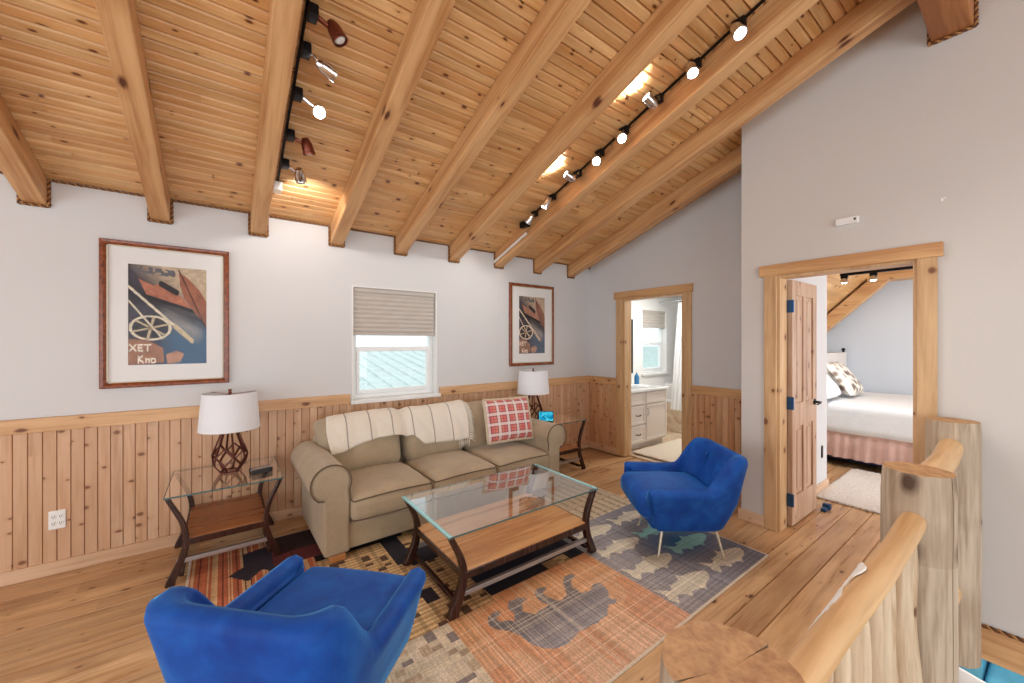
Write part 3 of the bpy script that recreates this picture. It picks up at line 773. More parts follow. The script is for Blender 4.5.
def make_rug():
    cell = 0.0075; nx = int((RX1-RX0)/cell); ny = int((RY1-RY0)/cell)
    x = RX0 + (np.arange(nx)+0.5)*(RX1-RX0)/nx; y = RY0 + (np.arange(ny)+0.5)*(RY1-RY0)/ny
    X, Y = np.meshgrid(x, y); rg = np.random.default_rng(5)
    C = np.zeros(X.shape+(3,))
    def put(mask, col): C[mask] = col if col.ndim == 1 else col[mask]
    ridx = np.arange(ny)[:, None]+0*X.astype(int); cidx = np.arange(nx)[None, :]+0*X.astype(int)
    rowr = rg.random(ny)[:, None]+0*X; colr = rg.random(nx)[None, :]+0*X; pix = rg.random(X.shape)
    cx = np.floor((X-RX0)/0.05).astype(int); cy = np.floor((Y-RY0)/0.034).astype(int)
    blk = rg.random((200, 200))[cy, cx]; blk2 = rg.random((200, 200))[cy//2, cx//2]
    def lerp(a, c, w): return a[None, None]*(1-w[..., None]) + c[None, None]*w[..., None]
    # A : stepped beige checks
    A = lerp(L3(206,190,166), L3(186,164,138), (blk > 0.55).astype(float))
    A[(blk2 > 0.72) & (blk > 0.3)] = L3(164,144,122); A[(blk2 < 0.16) & (blk > 0.45)] = L3(134,122,118)
    A[(blk > 0.9)] = L3(216,200,178)
    put((X < 0.955) & (Y < 1.86), A)
    # B : rust panel with the bear
    t = np.clip((Y-1.1)/0.75, 0, 1)
    B = lerp(L3(214,178,152), L3(206,150,102), t*0.9+0.1*rowr)
    B = B*(0.80+0.34*colr)[..., None]
    red = (vnoise(X, Y*0.3, 8, 9) > 0.58); B[red] = B[red]*np.array([0.95, 0.82, 0.76])
    mB = (X >= 0.955) & (X < 2.045) & (Y < 1.90); put(mB, B)
    bear = inpoly(X, Y, BEAR) & mB
    bc = lerp(L3(100,92,94), L3(140,140,150), np.clip((1.62-Y)*4, 0, 1)*0.8+0.2*rowr)
    hatch = np.clip(0.55*(np.random.default_rng(12).random(nx)[None, :]**3)+0.55*(np.random.default_rng(13).random(ny)[:, None]**3), 0, 1)[..., None]
    bc = bc*(1-0.5*hatch)+L3(206,192,180)*0.5*hatch
    put(bear, bc)
    lines = mB & ((np.random.default_rng(2).random(nx) > 0.90)[None, :] | (np.random.default_rng(3).random(ny) > 0.90)[:, None])
    C[lines] = C[lines]*0.70 + L3(230,212,190)*0.30
    # C : slate panel with cream fish
    F = lerp(L3(158,152,152), L3(112,112,128), np.clip((X-2.04)*0.9+0.2*(rowr-0.5), 0, 1))*((0.74+0.5*rowr)*(0.88+0.24*colr))[..., None]
    tl = np.clip(1-np.hypot((X-2.72)/0.36, (Y-1.60)/0.26), 0, 1); F = F*(1-tl[..., None])+L3(36,104,150)*tl[..., None]
    mC = (X >= 2.045) & (Y < 2.22); put(mC, F)
    for (fx, fy, L, tealf) in ((2.32,1.80,0.42,0),(2.30,1.53,0.44,0),(2.29,1.27,0.45,0),(2.78,1.53,0.43,1),(2.78,1.265,0.43,0),(2.76,1.80,0.42,1),(2.32,2.06,0.42,0),(2.78,2.06,0.42,0)):
        m = inpoly((X-fx)/L, (Y-fy)/L, FISH) & mC
        base = L3(212,203,184) if not tealf else L3(146,196,190)
        C[m] = base*(0.82+0.3*rowr[m])[:, None]
    # D : beige ladder stripes
    D = lerp(L3(204,186,158), L3(140,122,104), ((np.floor((X-2.04)/0.03) % 3 == 0) & (rowr > 0.25)).astype(float)*0.8)*(0.85+0.25*rowr)[..., None]
    put((X >= 2.045) & (Y >= 2.22), D)
    # E : dark pixel trees on tan
    E = lerp(L3(210,176,126), L3(172,134,90), (blk > 0.6).astype(float))
    E[((cx+cy) % 2 == 0)] *= 0.86
    tree = (vnoise(X, Y, 5.0, 21) > 0.50); bl = tree[(np.clip(((Y-RY0)/0.034).astype(int)*4, 0, ny-1)), (np.clip(((X-RX0)/0.05).astype(int)*6, 0, nx-1))]
    E[bl] = L3(30,28,40)
    navy = (X > 1.25) & (Y > 1.98); E[navy] = (L3(34,36,56)*(0.7+0.6*rowr[navy])[:, None])
    put((X >= 0.955) & (X < 2.045) & (Y >= 1.90), E)
    # F : gold basket weave
    Fm = lerp(L3(218,186,138), L3(176,136,92), ((np.floor((Y-RY0)/0.017) % 2 == 0)).astype(float)*0.8)
    Fm[np.floor((X-RX0)/0.0255).astype(int) % 4 == 0] *= 0.72
    Fm[(blk > 0.86)] = L3(90,66,50)
    put((X >= 0.5) & (X < 1.25) & (Y >= 1.86) & (Y < 2.9), Fm)
    m = (X >= 0.5) & (X < 1.25) & (Y >= 1.86) & (Y < 2.9) & bl & (X > 0.93); C[m] = L3(34,30,42)
    # G : red stripes
    st = np.random.default_rng(8).random(nx)[None, :]+0*X
    G = lerp(L3(190,106,72), L3(214,176,132), (st > 0.55).astype(float)); G[(st < 0.12)] = L3(110,58,48)
    G *= (0.85+0.25*rowr)[..., None]
    mG = (X < 0.5) & (Y >= 1.86); put(mG, G)
    moose = inpoly(X, Y, [(0.02,3.05),(0.10,3.12),(0.10,3.30),(0.26,3.34),(0.40,3.26),(0.46,3.05),(0.38,2.95),(0.33,3.05),(0.28,2.92),(0.20,3.02),(0.12,2.92)])
    C[moose] = L3(46,40,56)
    sq = (X > 0.27) & (X < 0.56) & (Y > 2.98) & (Y < 3.5); C[sq] = (L3(96,36,38)*(0.75+0.5*pix[sq])[:, None]); sq2 = (X > 0.30) & (X < 0.56) & (Y > 3.16) & (Y < 3.44); C[sq2] = L3(48,28,36)
    # weave and binding
    C *= ((0.86+0.28*pix)*(0.90+0.20*np.random.default_rng(31).random(nx)[None, :])*(0.90+0.20*np.random.default_rng(32).random(ny)[:, None]))[..., None]
    edge = (X-RX0 < 0.016) | (RX1-X < 0.016) | (Y-RY0 < 0.018) | (RY1-Y < 0.018)
    C[edge] = L3(216,200,180)*(0.9+0.15*pix[edge])[:, None]
    z = 0.005
    return colgrid('area_rug', nx, ny, lambda U, V: (RX0+(RX1-RX0)*U, RY0+(RY1-RY0)*V, z+0*U), C, M['rug'])
rug = make_rug()
md = rug.modifiers.new('pile', 'SOLIDIFY'); md.thickness = 0.0045; md.offset = -1
tag(rug, 'large patchwork lodge rug with bear and fish panels under the coffee table', 'rug')
RZ = 0.0056

# ------------------------------------------------------------------ sofa
def sofa():
    root = thing('sofa', 'taupe three seat roll arm sofa below the window', 'sofa', (1.615, 3.26, RZ), math.radians(1.0))
    # local: front = -y ; half width 1.17 ; depth -0.44..+0.47
    b = MB(); b.rbox((0, 0.02, 0.145), (2.02, 0.86, 0.19), 0.02, 2); b.build('base', M['sofa'], root, smooth=60)
    b = MB(); b.rbox((0, 0.36, 0.40), (2.02, 0.20, 0.62), 0.06, 3); b.build('back_frame', M['sofa'], root, smooth=60)
    for s in (-1, 1):
        prof = [(-1.09, 0.045), (-1.09, 0.43)]
        cx, cz, r = -1.045, 0.535, 0.128
        for i in range(0, 19):
            a = math.radians(232 - i*(232+25)/18); prof.append((cx+r*math.cos(a), cz+r*math.sin(a)))
        prof += [(-0.925, 0.42), (-0.925, 0.045)]
        b = MB(); b.prism(prof, lambda a, c, d: (a*-s*-1 if s == 1 else a, d, c), -0.435, 0.40)
        if s == 1:
            b = MB(); b.prism([(-a, c) for a, c in prof], lambda a, c, d: (a, d, c), -0.435, 0.40)
        arm = b.build('arm', M['sofa'], root, smooth=35)
        md = arm.modifiers.new('soft', 'BEVEL'); md.width = 0.02; md.segments = 3; md.limit_method = 'ANGLE'; md.angle_limit = math.radians(50)
        p = MB(); ring = [(s*-1*a, -0.437, c) for a, c in prof[1:-1]]
        if s == -1: ring = [(a, -0.437, c) for a, c in prof[1:-1]]
        p.tube(ring, 0.0055, 6); lab(p.build('piping', M['sofadk'], arm, smooth=180), 'darker welt around the arm front')
    W = 0.617
    for k in range(3):
        xc = (k-1)*W
        b = MB(); b.rbox((xc, -0.135, 0.325), (W-0.006, 0.67, 0.165), 0.05, 3, 6, crown=(0.0, 0.012, 0.055),
                         fn=lambda o: Vector((o.x, o.y, o.z + 0.006*mnoise.noise(Vector((o.x*7+k, o.y*7, 3))))))
        c = b.build('seat_cushion', M['sofa'], root, smooth=180)
        for (zz) in (0.392, 0.258):
            p = MB(); hx, y0 = W/2-0.018, -0.472; pts = []
            for i in range(13):
                t = i/12; bow = 0.020*(1-(2*t-1)**2)**0.6
                pts.append((xc-hx+2*hx*t, y0+0.012-bow*0.6, zz+(0.014 if zz > 0.3 else 0)*(1-(2*t-1)**2)))
            pts = [(pts[0][0]-0.004, y0+0.5, zz), (pts[0][0]-0.004, y0+0.03, zz)]+pts+[(pts[-1][0]+0.004, y0+0.03, zz), (pts[-1][0]+0.004, y0+0.5, zz)]
            p.tube(pts, 0.005, 6); lab(p.build('piping', M['sofadk'], c, smooth=180), 'darker welt along the cushion edge')
    for k in range(3):
        wd = W+0.03 if k == 0 else W
        xc = (k-1)*W-(0.045 if k == 0 else 0)
        b = MB(); b.T = Matrix.Translation((xc, 0.205, 0.625)) @ Matrix.Rotation(math.radians(-13), 4, 'X')
        b.rbox((0, 0, 0), (wd-0.01, 0.19, 0.46), 0.075, 4, 6, crown=(0.0, 0.045, 0.012),
               fn=lambda o: Vector((o.x*(1+(0.75 if k == 0 and o.x < 0 else 0.04)*max(0, o.z+0.04)), o.y + 0.012*mnoise.noise(Vector((o.x*5+k*3, o.z*6, 1))), o.z)))
        c = b.build('back_cushion', M['sofa'], root, smooth=180)
    for sx in (-1, 1):
        for y in (-0.39, 0.38):
            f = MB(); f.rbox((sx*1.0, y, 0.0225), (0.10, 0.08, 0.045), 0.008, 1); lab(f.build('foot', M['footwood'], root), 'light wood block foot')
    return root
sofa()

def throw():
    # woven throw laid over two back cushions ; world coordinates
    nx, nt = 64, 30
    prof = [(3.60, 0.70), (3.585, 0.80), (3.545, 0.865), (3.49, 0.885), (3.435, 0.868), (3.395, 0.82), (3.365, 0.75), (3.335, 0.68), (3.315, 0.60), (3.305, 0.54)]
    P = [Vector((0, a, c)) for a, c in prof]; D = [0]
    for a, c in zip(P[:-1], P[1:]): D.append(D[-1]+(c-a).length)
    def at(s):
        for i in range(len(D)-1):
            if s <= D[i+1] or i == len(D)-2:
                t = (s-D[i])/(D[i+1]-D[i]); return P[i].lerp(P[i+1], t)
    x0, x1 = 0.665, 1.93
    def point(u, t):
        x = x0+(x1-x0)*u
        end = D[-1]*(0.80 + 0.10*math.exp(-((u-0.02)/0.18)**2) - 0.03*math.sin(u*5) + (0.15 if u > 0.54 else 0)*min(1, (u-0.54)/0.08 if u > 0.54 else 0))
        p = at(t*end)
        gap = math.exp(-((x-1.305)/0.05)**2)
        fold = 0.010*math.sin(u*34+1.2*math.sin(t*4))*(0.3+t) + 0.008*math.sin(u*13+t*6)
        y = p.y-0.004+gap*0.035*(t > 0.2) - abs(fold)*0.8
        z = p.z - gap*0.03 + (0.03*(u-0.45) if t < 0.6 else 0.03*(u-0.45)*(1-t)/0.4) + 0.02*math.sin(u*6.0)*(1-t)
        # follow the sofa's slight turn
        return (x+0.012*math.sin(t*7+u*3), y+(x-1.63)*0.0175, z)
    g = [[point(i/nx, j/nt) for j in range(nt+1)] for i in range(nx+1)]
    b = MB(); b.sheet(g)
    root = thing('throw_blanket', 'cream throw blanket with thin dark stripes draped over the sofa back', 'blanket', (0, 0, 0))
    o = b.build('woven_cloth', M['throw'], root, smooth=180)
    md = o.modifiers.new('cloth', 'SOLIDIFY'); md.thickness = 0.010; md.offset = 1
    f = MB()
    for j in range(4, nt+1):
        p = Vector(g[nx][j]); s = 0.006
        for q in range(2):
            off = Vector((0, -0.004, 0))
            L = 0.065+0.025*rnd.random(); dx = L*(0.75+0.2*rnd.random()); dz = -L*0.5
            pts = [p+off+Vector((0, 0, q*0.006)), p+off+Vector((dx*0.5, -0.008, dz*0.35+q*0.006)), p+off+Vector((dx, -0.004, dz))]
            f.tube(pts, [0.0045, 0.006, 0.003], 5)
    for i in range(nx-6, nx+1):
        p = Vector(g[i][nt])
        f.tube([p, p+Vector((0.004*rnd.random(), -0.006, -0.035)), p+Vector((0.006*rnd.random(), -0.006, -0.075))], [0.004, 0.006, 0.003], 5)
    lab(f.build('fringe', M['fringe'], root, smooth=180), 'knotted cream fringe')
def throwmat():
    t = NT('striped_throw'); sep = t.n('ShaderNodeSeparateXYZ'); co = t.coord(); t.l(co, sep.inputs[0])
    k = t.math('FRACT', t.math('DIVIDE', t.math('SUBTRACT', sep.outputs[0], 0.70), 0.19))
    line = t.math('LESS_THAN', t.math('ABSOLUTE', t.math('SUBTRACT', k, 0.55)), 0.028)
    nz = t.noise(co, 160, 2)
    col = t.mix(t.math('MULTIPLY', line, 0.75), t.ramp(nz, [(0.3, rgb(230,220,204)), (0.7, rgb(244,238,226))]), rgb(140,126,116))
    t.bsdf(col, 0.9, bump=nz, bstr=0.4, bdist=0.004); return t.mat
M['throw'] = throwmat(); M['fringe'] = plain('cream_yarn', rgb(232,224,208), 0.9)
throw()

def plaidmat():
    t = NT('red_plaid'); sep = t.n('ShaderNodeSeparateXYZ'); t.l(t.coord(), sep.inputs[0])
    def band(sock, per, lo, hi, off=0.0):
        f = t.math('FRACT', t.math('ADD', t.math('DIVIDE', sock, per), 10.0+off))
        return t.math('MULTIPLY', t.math('GREATER_THAN', f, lo), t.math('LESS_THAN', f, hi))
    x, z = sep.outputs[0], sep.outputs[2]; per = 0.098
    col = t.mix(0.0, rgb(224,118,112), rgb(224,118,112))
    col = t.mix(t.math('MULTIPLY', band(x, per*2, 0.0, 0.5), 0.5), col, rgb(230,150,128))
    for q in (x, z):
        col = t.mix(t.math('MULTIPLY', band(q, per, 0.34, 0.42), 0.5), col, rgb(70,56,84))
        col = t.mix(t.math('MULTIPLY', band(q, per, 0.72, 0.80), 0.5), col, rgb(70,56,84))
        col = t.mix(t.math('MULTIPLY', band(q, per, 0.02, 0.10), 0.35), col, rgb(120,50,60))
    for q in (x, z):
        col = t.mix(t.math('MULTIPLY', band(q, per, 0.44, 0.70), 0.72), col, rgb(236,230,226))
    t.bsdf(col, 0.85, bump=t.noise(t.coord(), 250, 2), bstr=0.3, bdist=0.003); return t.mat
M['plaid'] = plaidmat(); M['flange'] = fabric('cream_flange', rgb(214,198,172))
def pillow_mesh(w, h, d, n=18, corner=0.06):
    b = MB()
    for s in (-1, 1):
        g = []
        for i in range(n+1):
            row = []
            for j in range(n+1):
                u = -1+2*i/n; v = -1+2*j/n
                pin = 1-0.05*(abs(u)**6)*(1-abs(v)**2)*0 - corner*((1-u*u)*(abs(v)**8)+(1-v*v)*(abs(u)**8))*0.5
                th = ((1-u**4)*(1-v**4))**0.55
                wr = 0.006*mnoise.noise(Vector((u*3+s, v*3, 5)))
                row.append((u*w/2*(1-corner*0.6*(1-v*v)*abs(u)**3), s*(d/2*th+0.002)+wr*th, v*h/2*(1-corner*0.6*(1-u*u)*abs(v)**3)))
            g.append(row)
        b.sheet(g)
    return b
r = thing('throw_pillow', 'red plaid throw pillow with cream edge at the right end of the sofa', 'pillow', (2.30, 3.16, 0.715), math.radians(-10))
r.rotation_euler = (math.radians(-17), 0, math.radians(-8))
pillow_mesh(0.50, 0.41, 0.15).build('pillow_cover', M['plaid'], r, smooth=60)
b = MB(); ring = []
for i in range(80):
    t = i/80*4; s = int(t); f = -1+2*(t-s)
    e = 0.04*0.6*(1-f*f)
    q = [(f, -1), (1, f), (-f, 1), (-1, -f)][s]
    k = 1-e*1.0
    ring.append((q[0]*0.255*(k if abs(q[0]) == 1 else 1), 0.0, q[1]*0.21*(k if abs(q[1]) == 1 else 1)))
b.tube(ring, 0.012, 7, closed=True); b.build('fringed_edge', M['flange'], r, smooth=180)

# ------------------------------------------------------------------ glass tables with curved legs
def glass_table(name, label, cat, loc, hx, hy, H, zshelf, zstr, bow, legw, rest, group=None, swap=False):
    root = thing(name, label, cat, loc, 0, group)
    g = MB(); g.box(-hx, hx, -hy, hy, H-0.010, H, mi=0)
    # coffee table end bevels get a pale colour standing in for reflected light
    e = 0.012
    top = g.build('glass_top', [M['tableglass']], root)
    for sy in (-1, 1):
        b = MB(); b.box(-hx, hx, sy*(hy+0.0015)-0.0015, sy*(hy+0.0015)+0.0015, H-0.0102, H-0.0002)
        lab(b.build('glass_edge', M['gedgedk'], top), 'thin dark green polished glass edge')
    bw = 0.022 if hx > 0.4 else 0.006
    for sx in (-1, 1):
        b = MB(); b.box(sx*(hx-bw/2+0.003)-bw/2, sx*(hx-bw/2+0.003)+bw/2, -hy-0.002, hy+0.002, H-0.0108, H+0.0006, r=0.002)
        lab(b.build('glass_bevel', M['gedge'] if hx > 0.4 else M['gedgedk'], top), 'pale blue green ground glass edge' if hx > 0.4 else 'dark green ground glass edge')
    for sx in (-1, 1):
        for sy in (-1, 1):
            pts = []; n = 22
            for i in range(n+1):
                t = i/n; z = (H-0.011)*(1-t)
                # out at the top, bowed inward at about half height, out again at the foot
                off = bow*(math.sin(PI*min(1, t*1.02))**1.15)
                wdt = legw*(0.72+0.40*t+0.9*max(0, t-0.55)**1.2)
                pts.append((hx-0.002-off-wdt*0.5, z, wdt))
            m = MB(); vs = []; th = legw*0.95
            for (x, z, wd) in pts:
                for (dx, dy) in ((-0.5, 0), (0.5, 0), (0.5, 1), (-0.5, 1)):
                    vs.append((sx*(x+dx*wd), sy*(hy-0.006-dy*th), z))
            fs = [tuple(range(4)), tuple(reversed(range(4*n, 4*n+4)))]
            for i in range(n):
                for j in range(4): fs.append((4*i+j, 4*i+(j+1) % 4, 4*i+4+(j+1) % 4, 4*i+4+j))
            m.add(vs, fs); lg = m.build('leg', M['darkwood'], root, smooth=30)
            md = lg.modifiers.new('soft', 'BEVEL'); md.width = 0.004; md.segments = 2; md.limit_method = 'ANGLE'
    xs = hx-0.012-bow*0.92-legw*0.25
    b = MB(); b.box(-xs, xs, -hy+0.012, hy-0.012, zshelf-0.028, zshelf, r=0.004); b.build('shelf', M['shelfwood'] if hx > 0.4 else M['shelfdark'], root)
    b = MB()
    for sy in (-1, 1): b.box(-xs-0.004, xs+0.004, sy*(hy-0.014)-0.010, sy*(hy-0.014)+0.010, zshelf-0.045, zshelf-0.006, r=0.003)
    for sx in (-1, 1): b.box(sx*(xs+0.0)-0.012, sx*(xs+0.0)+0.012, -hy+0.02, hy-0.02, zshelf-0.040, zshelf-0.004, r=0.003)
    b.build('shelf_rail', M['darkwood'], root)
    for sy in (-1, 1):
        b = MB(); b.box(-xs-0.05*bow/0.1, xs+0.05*bow/0.1, sy*(hy-0.03)-0.013, sy*(hy-0.03)+0.013, zstr-0.013, zstr+0.013, r=0.003)
        lab(b.build('stretcher', M['silver'], root), 'pale metal stretcher bar')
    for sx in (-1, 1):
        b = MB(); x = hx-0.05-bow*0.35
        b.box(sx*x-0.013, sx*x+0.013, -hy+0.03, hy-0.03, 0.035, 0.06, r=0.003)
        b.build('side_stretcher', M['darkwood'], root)
    return root
glass_table('coffee_table', 'glass topped coffee table with dark curved legs on the patchwork rug', 'coffee table', (1.545, 2.19, RZ), 0.585, 0.34, 0.452, 0.235, 0.105, 0.075, 0.042, None)
ETG = 'matching glass end tables'
glass_table('end_table', 'glass topped end table with dark curved legs left of the sofa', 'end table', (0.02, 3.44, 0.0), 0.313, 0.305, 0.55, 0.275, 0.135, 0.085, 0.034, None, ETG)
glass_table('end_table', 'dark curved leg end table in the corner right of the sofa', 'end table', (3.10, 3.44, 0.0), 0.313, 0.305, 0.585, 0.275, 0.135, 0.085, 0.034, None, ETG)

# ------------------------------------------------------------------ lamps
def lamp(label, loc, rz):
    r = thing('table_lamp', label, 'lamp', loc, rz, 'geometric table lamps')
    b = MB(); n = 6; w = 0.010
    P6 = lambda r, z, o: [(r*math.cos(2*PI*(k+o)/n), r*math.sin(2*PI*(k+o)/n), z) for k in range(n)]
    T6, M6, U6, L6, B6 = P6(0.044, 0.305, 0.5), P6(0.110, 0.125, 0.5), P6(0.086, 0.185, 0), P6(0.094, 0.060, 0), P6(0.058, 0.006, 0)
    for k in range(n):
        b.bar(B6[k], B6[(k+1) % n], w, w); b.bar(T6[k], T6[(k+1) % n], w, w)
        b.bar(T6[k], M6[k], w*1.1, w*1.1); b.bar(B6[k], L6[k], w, w)
        for q in (U6, L6): b.bar(M6[k], q[k], w, w); b.bar(M6[k], q[(k+1) % n], w, w)
    b.build('wire_base', M['copper'], r)
    b = MB(); b.tube([(0, 0, 0.29), (0, 0, 0.57)], 0.007, 10); b.lathe([(0.0, 0.285), (0.05, 0.285), (0.05, 0.31), (0.012, 0.32), (0.012, 0.36), (0.02, 0.365), (0.02, 0.41), (0, 0.41)], 16)
    b.build('stem', M['bronze'], r, smooth=40)
    b = MB(); b.lathe([(0.186, 0.312), (0.165, 0.575), (0.163, 0.575), (0.184, 0.312), (0.186, 0.312)], 48)
    sh = b.build('lamp_shade', M['shadecloth'], r, smooth=50)
    b = MB()
    for k in range(3):
        a = 2*PI*k/3; b.tube([(0.0, 0, 0.562), (0.163*math.cos(a), 0.163*math.sin(a), 0.572)], 0.002, 5)
    b.lathe([(0.0, 0.565), (0.012, 0.565), (0.012, 0.575), (0.009, 0.58), (0.012, 0.598), (0.0, 0.60)], 14)
    b.build('finial', M['bronze'], r, smooth=40)
lamp('white drum shade lamp with open wire base on the left end table', (0.035, 3.50, 0.551), 0.2)
lamp('white drum shade lamp on the far end table beside the lit screen', (2.88, 3.47, 0.586), 0.5)
r = thing('coaster_box', 'small dark box with pale top on the left end table', 'box', (0.215, 3.345, 0.551), math.radians(12))
b = MB(); b.box(-0.065, 0.065, -0.04, 0.04, 0, 0.012, r=0.003); b.box(-0.065, 0.065, -0.04, -0.034, 0.01, 0.034, r=0.002); b.box(-0.065, 0.065, 0.034, 0.04, 0.01, 0.034, r=0.002); b.build('tray', M['dark'], r)
b = MB(); b.box(-0.058, 0.058, -0.033, 0.033, 0.012, 0.034, r=0.003); b.build('coasters', M['silver'], r)
r = thing('smart_display', 'small lit blue screen standing on the far end table', 'screen', (2.925, 3.30, 0.586), math.radians(-38))
b = MB(); b.prism([(-0.05, 0.0), (0.03, 0.0), (-0.005, 0.105), (-0.017, 0.105)], lambda a, c, d: (d, a, c), -0.075, 0.075); b.build('screen_stand', M['dark'], r)
b = MB(); q = math.radians(18); b.T = Matrix.Translation((0, -0.038, 0.012)) @ Matrix.Rotation(-q, 4, 'X'); b.box(-0.085, 0.085, -0.008, 0.002, 0, 0.115, r=0.003); b.build('screen_case', M['dark'], r)
b = MB(); b.T = Matrix.Translation((0, -0.038, 0.012)) @ Matrix.Rotation(-q, 4, 'X'); b.box(-0.078, 0.078, -0.0095, -0.0075, 0.008, 0.108); b.build('screen_panel', M['screen'], r)

# ------------------------------------------------------------------ blue velvet armchairs
def armchair(label, loc, rz):
    root = thing('armchair', label, 'armchair', loc, rz, 'blue velvet armchairs')
    n = 56; rings = []
    def sup(t, a, yb, yf, p=3.4):
        """U path : t 0..1, left arm front -> back -> right arm front"""
        # straight arms then superellipse back
        return None
    def upath(hw, yf, yb, rc):
        pts = [(-hw, yf), (-hw, yb-rc)]
        for i in range(1, 10):
            a = PI - PI/2*i/9; pts.append((-hw+rc+rc*math.cos(a), yb-rc+rc*math.sin(a)))
        for i in range(0, 10):
            a = PI/2 - PI/2*i/9; pts.append((hw-rc+rc*math.cos(a), yb-rc+rc*math.sin(a)))
        pts.append((hw, yf))
        D = [0]
        for a, c in zip(pts[:-1], pts[1:]): D.append(D[-1]+math.hypot(c[0]-a[0], c[1]-a[1]))
        def at(t):
            s = t*D[-1]
            for i in range(len(D)-1):
                if s <= D[i+1]+1e-9:
                    f = (s-D[i])/(D[i+1]-D[i]+1e-12); return (pts[i][0]*(1-f)+pts[i+1][0]*f, pts[i][1]*(1-f)+pts[i+1][1]*f)
            return pts[-1]
        return at
    def smooth(a, c, t):
        t = max(0, min(1, (t-a)/(c-a))); return t*t*(3-2*t)
    oT = upath(0.345, -0.315, 0.365, 0.14); oM = upath(0.325, -0.300, 0.320, 0.12); oB = upath(0.285, -0.265, 0.24, 0.11)
    iT = upath(0.264, -0.315, 0.283, 0.11); iM = upath(0.256, -0.305, 0.225, 0.10); iB = upath(0.255, -0.29, 0.18, 0.09)
    b = MB(); grid = []
    for i in range(n+1):
        t = i/n; d = abs(t-0.5)*2
        h = 0.487 + 0.217*(1-smooth(0.34, 0.56, d)) + 0.006*smooth(0.6, 1.0, d)
        ot, om, ob, it, im, ib = oT(t), oM(t), oB(t), iT(t), iM(t), iB(t)
        k = (1-smooth(0.30, 0.58, d))              # back leans outward at the top
        lean = 0.02*k
        mid = ((ot[0]+it[0])/2, (ot[1]+it[1])/2)
        row = [(ob[0]*0.94, ob[1]*0.94, 0.192), (ob[0], ob[1], 0.207), ((ob[0]+om[0])/2, (ob[1]+om[1])/2, 0.29), (om[0], om[1], 0.39), (ot[0], ot[1]+lean, h-0.05),
               (ot[0]*0.985, ot[1]*0.985+lean, h-0.018), (mid[0], mid[1]+lean, h), (it[0]*1.02, it[1]*1.02+lean, h-0.018), (it[0], it[1]+lean, h-0.06), (im[0], im[1], 0.43), (ib[0], ib[1], 0.30)]
        grid.append(row)
    b.sheet(grid)
    m = len(grid[0])
    for e in (0, n):                              # close the arm fronts
        b.add(grid[e], [tuple(range(m)) if e == 0 else tuple(reversed(range(m)))])
    shell = b.build('shell', M['velvet'], root, smooth=180)
    # weld + smooth
    bm = bmesh.new(); bm.from_mesh(shell.data); bmesh.ops.remove_doubles(bm, verts=bm.verts, dist=1e-5); bmesh.ops.recalc_face_normals(bm, faces=bm.faces)
    bmesh.ops.bevel(bm, geom=[e for e in bm.edges if len(e.link_faces) == 2 and e.calc_face_angle(0) > math.radians(65)], offset=0.018, segments=2, affect='EDGES', profile=0.5)
    for f in bm.faces: f.smooth = True
    bm.to_mesh(shell.data); bm.free()
    # under-seat deck and front apron
    b = MB(); b.rbox((0, -0.03, 0.25), (0.525, 0.50, 0.12), 0.03, 2, fn=lambda o: Vector((o.x*(1+0.5*(o.z)), o.y, o.z))); b.build('seat_deck', M['velvet'], root, smooth=60)
    b = MB(); b.rbox((0, -0.08, 0.35), (0.545, 0.56, 0.16), 0.06, 4, 6, crown=(0.0, 0.02, 0.025),
                     fn=lambda o: Vector((o.x*(1-0.10*max(0, o.y)), o.y, o.z))); b.build('seat_cushion', M['velvet'], root, smooth=180)
    for (x, z) in ((-0.13, 0.62), (0.13, 0.62)):
        b = MB(); b.T = Matrix.Translation((x, 0.277, z-0.01)) @ Matrix.Rotation(math.radians(75), 4, 'X'); b.lathe([(0, 0.006), (0.008, 0.006), (0.014, 0.0), (0.014, -0.006), (0, -0.006)], 14)
        b.build('button', M['velvet'], root, smooth=180)
    # stitched channels on the back
    for x in (-0.13, 0.0, 0.13):
        b = MB(); b.tube([(x, 0.232, 0.44), (x, 0.256, 0.52), (x, 0.281, 0.60)], 0.003, 6); b.build('seam', M['velvet'], root, smooth=180)
    for sx in (-1, 1):
        for sy in (-1, 1):
            b = MB(); b.tube([(sx*0.185, sy*0.18, 0.20), (sx*0.228, sy*0.224, 0.0)], [0.012, 0.007], 12)
            b.lathe([(0.011, 0.0), (0.011, 0.006), (0, 0.006)], 12, c=(sx*0.228, sy*0.224, 0), caps=False)
            b.build('leg', M['leg'], root, smooth=60)
    return root
armchair('blue velvet armchair facing the sofa beside the bedroom door', (2.738, 1.603, RZ+0.002), math.radians(-127.5))
armchair('blue velvet armchair seen from behind in front of the left end table', (0.262, 1.640, RZ+0.002), math.radians(134))

